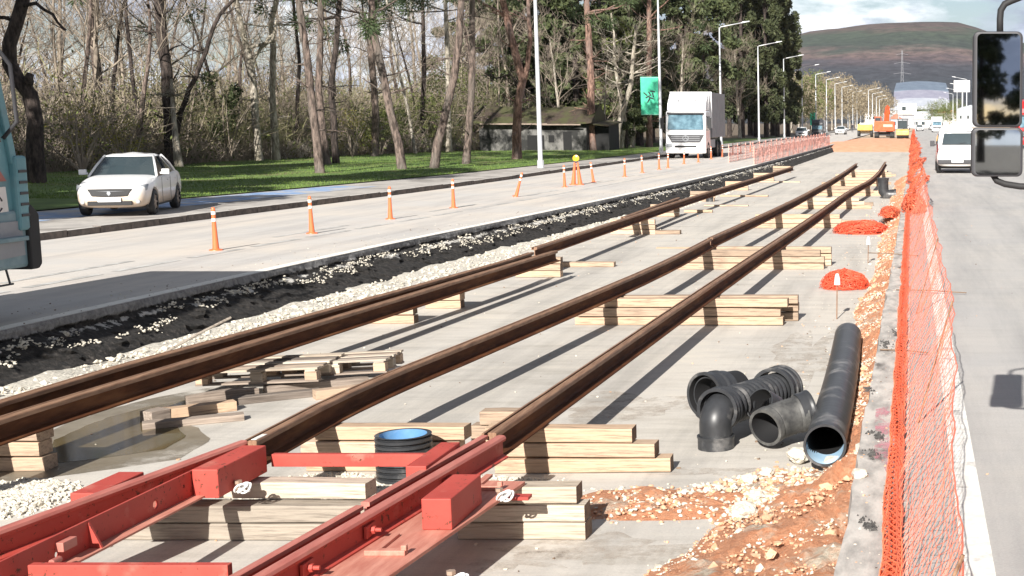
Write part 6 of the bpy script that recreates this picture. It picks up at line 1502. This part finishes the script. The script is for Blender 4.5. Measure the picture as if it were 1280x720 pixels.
fg = [
 ('pale bare trunk swelling at its foot, left of a similar pale pair', [(324, 190), (320, 150), (317, 100), (312, 70), (302, 30), (296, 0)], 9, 'bark_pale', 4, 14, 72, 9, False, 'bare_tree'),
 ('pale bare trunk, right one of the two pale trunks', [(345, 190), (343, 165), (339, 110), (341, 60), (337, 30), (345, 0)], 9, 'bark_pale', 5, 14, 73, 9, False, 'bare_tree'),
 ('slightly left leaning pine with grey brown trunk, nearest on the lawn left of center', [(400, 215), (396, 185), (390, 140), (385, 80), (378, 30), (375, 0)], 10, 'bark_pine', 6, 15, None, 14, True, 'pine_tree'),
 ('slender pine close behind the leaning grey brown one, many snags', [(409, 203), (403, 160), (399, 110), (400, 50), (402, 0)], 9, 'bark_pine', 7, 15, 66, 16, True, 'pine_tree'),
 ('slim dark pine right of the pair of grey brown pines', [(420, 200), (418, 150), (412, 110), (421, 60), (424, 0)], 8, 'bark_dark', 8, 15, 68, 12, True, 'pine_tree'),
 ('pine trunk pale on its left side standing left of the leaning pine', [(468, 195), (470, 150), (467, 100), (463, 50), (464, 0)], 9, 'bark_pine', 9, 16, None, 14, True, 'pine_tree'),
 ('pine leaning clearly to the left in the middle of the lawn', [(503, 211), (498, 180), (488, 140), (479, 95), (470, 50), (463, 0)], 10, 'bark_pine', 10, 16, None, 14, True, 'pine_tree'),
 ('pine bending right with rough dark trunk, left of the straight one', [(542, 209), (547, 180), (557, 140), (567, 95), (574, 50), (577, 0)], 10, 'bark_pine', 11, 16, None, 16, True, 'pine_tree'),
 ('straight pine with pale foot on the lawn, left of the ruined shed', [(582, 205), (586, 170), (589, 120), (590, 60), (591, 0)], 9, 'bark_pine', 12, 16, None, 12, True, 'pine_tree'),
 ('pale straight trunk behind the bending pine', [(562, 191), (561, 150), (560, 100), (558, 40), (556, 0)], 7, 'bark_pale', 13, 16, 93, 9, False, 'pine_tree'),
 ('dark thin trunk in the wood edge behind the lawn, left of the bending pine', [(529, 192), (528, 150), (530, 90), (528, 0)], 6, 'bark_dark', 14, 17, 92, 12, True, 'pine_tree'),
 ('reddish pine with forked trunk in front of the ruined shed', [(646, 198), (645, 165), (648, 130), (653, 100), (643, 60), (632, 20), (629, 0)], 11, 'bark_red', 15, 17, None, 14, True, 'pine_tree'),
 ('tall pinkish pine trunk full of short snags, right of the shed', [(741, 187), (739, 150), (739, 100), (736, 50), (733, 0)], 10, 'bark_red', 16, 20, 98, 22, True, 'pine_tree'),
 ('reddish pine trunk rising behind the green banner', [(812, 182), (811, 130), (811, 60), (811, 0)], 8, 'bark_red', 17, 20, 112, 14, True, 'pine_tree'),
 ('pale leaning trunk under the dark evergreens, between shed and banner', [(770, 186), (773, 160), (781, 130), (789, 105)], 8, 'bark_pale', 18, 9, 106, 4, False, 'pine_tree'),
 ('second pale trunk leaning right, close to the other under the evergreens', [(776, 186), (781, 150), (775, 120), (770, 90)], 6, 'bark_pale', 19, 9, 107, 4, False, 'pine_tree'),
 ('thin dark trunk at the wood edge between the slender pines and the pale pair', [(372, 195), (370, 140), (374, 80), (366, 0)], 5, 'bark_dark', 20, 15, 78, 12, False, 'bare_tree'),
 ('thin dark trunk standing in the wood edge behind the sedan', [(122, 215), (121, 160), (125, 100), (118, 40), (121, 0)], 5, 'bark_dark', 21, 15, 64, 12, False, 'bare_tree'),
 ('thin forked dark trunk in the wood, left of the straight dark pine', [(170, 205), (172, 150), (166, 90), (160, 30), (155, 0)], 5, 'bark_dark', 22, 15, 64, 12, False, 'bare_tree'),
 ('thin pale stem crossing behind the leaning pine', [(520, 190), (510, 140), (498, 90), (490, 50)], 4, 'bark_pale', 23, 11, 88, 4, False, 'bare_tree'),
]
for lab, path, w, mat, seed, top, Y, lt, cr, nm in fg:
    pine(lab, path, w, mat, seed, top, cr, Y, None if cr else top * .55, 9, nm, lt, 2.3)
# two forks
r_t = [o for o in col.objects if o.get('label', '').startswith('reddish pine with forked')][0]; Yr = r_t.location.y
limb(r_t, [(650, 118, Yr), (659, 85, Yr), (663, 50, Yr), (660, 0, Yr), (662, -40, Yr)], .16, 'fork', 'bark_red', 3, 5)
limb(r_t, [(648, 110, Yr), (638, 92, Yr), (620, 98, Yr), (606, 92, Yr)], .07, 'branch', 'bark_dark', 4, 4)
p_t = [o for o in col.objects if o.get('label', '').startswith('pale bare trunk swelling')][0]; Yp = p_t.location.y
limb(p_t, [(317, 105, Yp), (308, 62, Yp), (330, 55, Yp), (345, 40, Yp)], .12, 'branch', 'bark_pale', 5, 4)
limb(p_t, [(315, 80, Yp), (326, 60, Yp), (340, 50, Yp), (345, 25, Yp)], .10, 'branch', 'bark_pale', 6, 4)

# --- dark evergreens
def evergreen(seed, H, W_, nleaf, size, stem_r=.28, base=.12, column=False):
    rr = random.Random(seed); tb = MB(); cb = MB(); bb = MB()
    pts = [Vector((.2 * fbm(k, seed), .2 * fbm(k, seed + 9), H * .93 * k / 9 - (.2 if k == 0 else 0))) for k in range(10)]
    tb.tube(pts, [stem_r * (1.15 - k / 9.5) for k in range(10)], 10, caps=False)
    cl = []
    for k in range(46 if not column else 60):
        f = base + (1 - base) * ((k + rr.random()) / (46 if not column else 60)); a = rr.random() * 6.28
        if column: w = W_ * (1.0 if f < .6 else max(.12, 1 - ((f - .6) / .42) ** 1.6)) * rr.uniform(.4, 1.0)
        else: w = W_ * math.sin(min(1, f * 1.08) * math.pi * .93 + .12) ** .7 * rr.uniform(.25, 1.05) if f < .97 else W_ * .15
        c_ = Vector((w * math.cos(a), w * math.sin(a), f * H)); r = W_ * (rr.uniform(.16, .34) if not column else rr.uniform(.2, .36))
        cl.append((c_, r)); p = pts[min(8, int(f * 9))]
        if k % 2 == 0: bb.tube([p, p.lerp(c_, .5) + Vector((0, 0, -.1)), c_], [.07, .05, .015], 4, caps=False)
    for i in range(nleaf):
        c_, r = cl[i % len(cl)]; d = rvec(rr); q = c_ + Vector((d.x, d.y, d.z * (.62 if not column else 1.5))) * r * rr.random() ** .33
        s = rr.uniform(*size); leafquad(cb, q, s, rr, 1.7)
    tb.add(bb.v, bb.f); return tb, bb, cb
ev = []
for s, (H, W_, n, size, lf) in enumerate(((15, 3.6, 15000, (.09, .19), 'leaf_dark'), (17, 4.2, 16000, (.09, .20), 'leaf_dark'), (11, 3.2, 12000, (.08, .17), 'leaf_olive'), (13, 3.4, 12000, (.09, .18), 'leaf_dark'))):
    tb, bb, cb = evergreen(300 + s, H, W_, n, size, base=.16 if s != 2 else .2)
    ev.append(plant_tree('evergreen_tree', 'x', 'tree', (0, 0, 0), (('trunk', tb, 'bark_dark', True), ('crown', cb, lf, False)), 'evergreens behind the left road'))
tb, bb, cb = evergreen(310, 24, 2.3, 20000, (.10, .22), .3, .10, True)
cyp = plant_tree('cypress_tree', 'x', 'tree', (0, 0, 0), (('trunk', tb, 'bark_dark', True), ('crown', cb, 'leaf_cypress', False)), 'tall cypresses by the left road')
evs = [(0, 655, 112, 1.0, 'dark evergreen behind the left part of the ruined shed'), (1, 690, 116, 1.0, 'dark evergreen rising behind the middle of the ruined shed'), (0, 722, 110, 1.05, 'dark evergreen behind the right end of the ruined shed'),
       (2, 765, 112, .98, 'olive green rounded tree left of the green banner, sunlit'), (2, 700, 124, .95, 'olive green crown between the two dark trees behind the shed'), (1, 755, 128, 1.1, 'tall dark evergreen behind the sunlit olive tree'), (3, 800, 118, 1.1, 'dark evergreen directly behind the green banner'),
       (0, 640, 132, 1.1, 'dark evergreen deep behind the forked reddish pine'), (1, 815, 134, 1.15, 'dark evergreen behind the lorry, left half'), (3, 850, 138, 1.25, 'dark evergreen rising above the lorry roof'), (0, 880, 146, 1.25, 'dark evergreen right behind the lorry cargo box'), (3, 835, 124, .7, 'low dark evergreen beside the lorry cab'), (3, 720, 140, 1.3, 'tall dark evergreen far behind the pinkish pine'),
       (3, 783, 108, .55, 'low dark bush tree at the foot of the pale leaning trunks'), (3, 590, 140, 1.2, 'dark pine top far behind the straight pine with pale foot')]
ue = set()
for k, px, Y, s, lab in evs:
    o = ev[k] if k not in ue else dup(ev[k], (0, 0, 0)); ue.add(k); o.location = (D(px, 180, Y).x, Y, .15); o.rotation_euler = (0, 0, rw.random() * 6.28); o.scale = (s, s, s); o['label'] = lab
cys = [(912, 178, .95, 'tall cypress, leftmost of the dense group before the hill'), (928, 172, 1.05, 'tall cypress, second of the dense group before the hill'), (945, 180, 1.1, 'tallest cypress in the middle of the dense group'), (958, 176, 1.0, 'tall cypress right of the middle of the group'), (972, 184, .95, 'tall cypress next to the rightmost one'), (985, 190, .88, 'rightmost cypress, its edge against the hill'), (938, 192, 1.15, 'cypress behind the middle of the dense group'), (966, 196, 1.1, 'cypress at the back right of the dense group')]
for i, (px, Y, s, lab) in enumerate(cys):
    o = cyp if i == 0 else dup(cyp, (0, 0, 0)); o.location = (D(px, 170, Y).x, Y, .15); o.rotation_euler = (0, 0, rw.random() * 6.28); o.scale = (s, s, s * 1.03); o['label'] = lab
# bare brownish trees in front of the cypresses and further along the road
tb, cb, ends = bare_tree(77, 13, .2, depth=5, first=.3, spread=.8); lb = MB(); rr = random.Random(5)
for e, d in ends[::2]: leafquad(lb, e + rvec(rr) * .2, rr.uniform(.06, .12), rr)
br = plant_tree('bare_tree', 'brownish bare tree in front of the dark cypresses, right of the lorry', 'tree', (D(900, 180, 150).x, 150, .15), (('trunk', tb, 'bark_pale', True), ('crown', cb, 'twig', False)), 'brown bare trees along the left road')
for px, Y, s, lab in ((700, 104, .8, 'brownish bare tree between the ruined shed and the pinkish pine'), (790, 110, .85, 'brownish bare tree left of the green banner under the evergreens'), (758, 101, .6, 'small brownish bare tree right of the ruined shed'), (850, 120, .9, 'brownish bare tree just behind the lorry cab'), (880, 156, .9, 'brownish bare tree right above the lorry cargo box'), (925, 165, 1.0, 'brownish bare tree before the middle cypresses'), (868, 170, 1.1, 'tall thin bare tree between lorry and cypresses')):
    dup(br, (D(px, 180, Y).x, Y, .15), rw.random() * 6.28, lab, None, s)
# softly leafed trees lining the road in the distance
rr = random.Random(31)
def soft(seed, H, W_, n, lf):
    tb, cb, ends = bare_tree(seed, H, .16, depth=3, first=.25, spread=.9); lb = MB(); r_ = random.Random(seed)
    for i in range(n):
        d = rvec(r_); f = r_.random() ** .55; c_ = Vector((d.x * W_ * f, d.y * W_ * f, H * .58 + d.z * H * .40 * f)); c_ += Vector((fbm(c_.x, c_.y, c_.z), fbm(c_.y, c_.z, c_.x), 0)) * .8
        if fbm(c_.x * .6, c_.y * .6, c_.z * .6) > -.12: leafquad(lb, c_, r_.uniform(.08, .17), r_, 1.5)
    return tb, cb, lb
softs = []
for s, lf in enumerate(('leaf_autumn', 'leaf_autumn', 'leaf_olive')):
    tb, cb, lb = soft(400 + s, 11, 4.0, 4200, lf); softs.append(plant_tree('roadside_tree', 'x', 'tree', (0, 0, 0), (('trunk', tb, 'bark_pale', True), ('branch', cb, 'twig', False), ('crown', lb, lf, False)), 'softly leafed trees lining the far left road'))
us = set(); far_spots = [(1000, 230, .9), (1008, 260, 1.0), (1018, 275, 1.15), (1030, 300, 1.1), (1040, 330, 1.2), (1052, 350, 1.3), (1062, 390, 1.3), (1070, 420, 1.4), (1080, 460, 1.45), (1088, 500, 1.5), (1097, 560, 1.6), (1104, 600, 1.6), (998, 300, 1.4), (1022, 360, 1.5), (1045, 430, 1.7), (1110, 680, 1.6), (990, 250, 1.1), (1015, 330, 1.3)]
ords = ['first', 'second', 'third', 'fourth', 'fifth', 'sixth', 'seventh', 'eighth', 'ninth', 'tenth', 'eleventh', 'twelfth', 'thirteenth', 'fourteenth', 'fifteenth', 'sixteenth', 'seventeenth', 'eighteenth']
far_spots.sort(key=lambda q: q[1])
for i, (px, Y, s) in enumerate(far_spots):
    k = (2, 0, 1)[i % 3] if i < 5 else i % 2; o = softs[k] if k not in us else dup(softs[k], (0, 0, 0)); us.add(k)
    o.location = (D(px, 170, Y).x, Y, 0); o.rotation_euler = (0, 0, rw.random() * 6.28); o.scale = (s, s, s * rw.uniform(.85, 1.1)); o['label'] = f'hazy brownish roadside tree, {ords[i]} from the camera beyond the cypresses'
for i, (px, Y, s) in enumerate(((1166, 420, .8), (1178, 500, 1.0), (1186, 380, .7), (1196, 560, 1.1), (1150, 640, .9))):
    dup(softs[2] if 2 in us else softs[0], (D(px, 170, Y).x, Y, 0), rw.random() * 6.28, f'small green tree near the right lamps, {ords[i]} from the left', 'far trees on the right side', s)
# trees beyond the left edge of the picture whose shade falls across the lawn
for i, (x, y, s, k) in enumerate(((-23.5, 20, 1.25, 1), (-29.5, 30, 1.15, 3), (-41, 34, 1.0, 0), (-33, 8, 1.0, 3), (-25, 13, 1.2, 3), (-36, 40, 1.1, 0), (-33, 27, 1.3, 1))):
    if CX + x / y * FPX > -120: continue
    dup(ev[k], (x, y, .15), rw.random() * 6, f'evergreen on the lawn outside the left edge, {ords[i]} of those shading the grass', 'lawn trees outside the left edge', s)
# dark trees behind the camera, seen only in the mirrors
for i, (x, y, s, k) in enumerate(((-6, -62, .8, 0), (4, -66, .85, 3), (12, -60, .8, 1), (-14, -70, .85, 1), (20, -64, .8, 0))):
    dup(ev[k], (x, y, 0), i, f'dark tree behind the viewer, {ords[i]} of those reflected in the truck mirrors', 'trees reflected in the mirrors', s)

# ------------------------------------------------------------------ light
SUN_EL, SUN_AZ = R(29), R(5)      # light travels along +Y, slightly towards +X
sd = bpy.data.lights.new('sun', 'SUN'); sd.energy = 4.9; sd.angle = R(.53); sd.color = (1.0, .955, .89)
so = bpy.data.objects.new('sun', sd); col.objects.link(so)
dv = Vector((math.sin(SUN_AZ) * math.cos(SUN_EL), math.cos(SUN_AZ) * math.cos(SUN_EL), -math.sin(SUN_EL)))
so.rotation_euler = dv.to_track_quat('-Z', 'Y').to_euler(); so.location = (0, -20, 30)
w = bpy.data.worlds.new('World'); sc.world = w; w.use_nodes = True; nt = w.node_tree; bg = nt.nodes['Background']
sky = nt.nodes.new('ShaderNodeTexSky'); sky.sky_type = 'NISHITA'; sky.sun_disc = False; sky.sun_elevation = SUN_EL
sky.sun_rotation = math.atan2(-dv.x, -dv.y); sky.air_density = .9; sky.dust_density = 1.0; sky.ozone_density = 1.0
tc = nt.nodes.new('ShaderNodeTexCoord'); mp = nt.nodes.new('ShaderNodeMapping'); mp.inputs['Scale'].default_value = (3.2, 3.2, 11); L(nt, tc.outputs['Generated'], mp.inputs[0])
n1 = N(nt, 'ShaderNodeTexNoise', Scale=1.9, Detail=9, Roughness=.58); L(nt, mp.outputs[0], n1.inputs['Vector'])
mp2 = nt.nodes.new('ShaderNodeMapping'); mp2.inputs['Scale'].default_value = (3.2, 3.2, 10); mp2.inputs['Location'].default_value = (.13, 0, .5); L(nt, tc.outputs['Generated'], mp2.inputs[0])
n2 = N(nt, 'ShaderNodeTexNoise', Scale=2.1, Detail=8, Roughness=.6); L(nt, mp2.outputs[0], n2.inputs['Vector'])
cover = ramp(nt, [(.38, (0, 0, 0)), (.50, (1, 1, 1))], n1.outputs[0])
shade = ramp(nt, [(.42, (2.3, 2.6, 3.5)), (.50, (3.8, 4.2, 5.2)), (.58, (8.6, 8.7, 8.9))], n2.outputs[0])
sz = nt.nodes.new('ShaderNodeSeparateXYZ'); L(nt, tc.outputs['Generated'], sz.inputs[0])
low = ramp(nt, [(.18, (1.75, 1.75, 1.75)), (.40, (.62, .62, .62))], sz.outputs['Z'])      # brighter cloud bank low over the horizon
cl_ = mixc(nt, 1.0, shade.outputs[0], low.outputs[0], 'MULTIPLY')
L(nt, mixc(nt, cover.outputs[0], sky.outputs[0], cl_), bg.inputs['Color']); bg.inputs['Strength'].default_value = .05
sc.view_settings.view_transform = 'Standard'; sc.view_settings.look = 'None'; sc.view_settings.gamma = 1; sc.view_settings.exposure = .98
sc.view_settings.use_curve_mapping = False
sc.cycles.max_bounces = 6; sc.cycles.transparent_max_bounces = 12
# ------------------------------------------------------------------ the air
mb = MB(); mb.box((0, 2650, 194), (11000, 5700, 404))
hz_ = mb.build('haze', 'white', recalc=True); hm, nt, b = newmat('thin_haze'); nt.nodes.remove(b)
pv = nt.nodes.new('ShaderNodeVolumePrincipled'); pv.inputs['Density'].default_value = .00004; pv.inputs['Color'].default_value = (.80, .86, .95, 1)
L(nt, pv.outputs[0], nt.nodes['Material Output'].inputs['Volume']); hz_.data.materials.clear(); hz_.data.materials.append(hm); hz_['kind'] = 'stuff'
hz_['label'] = 'thin pale air fading the far hill and buildings'; hz_['category'] = 'haze'
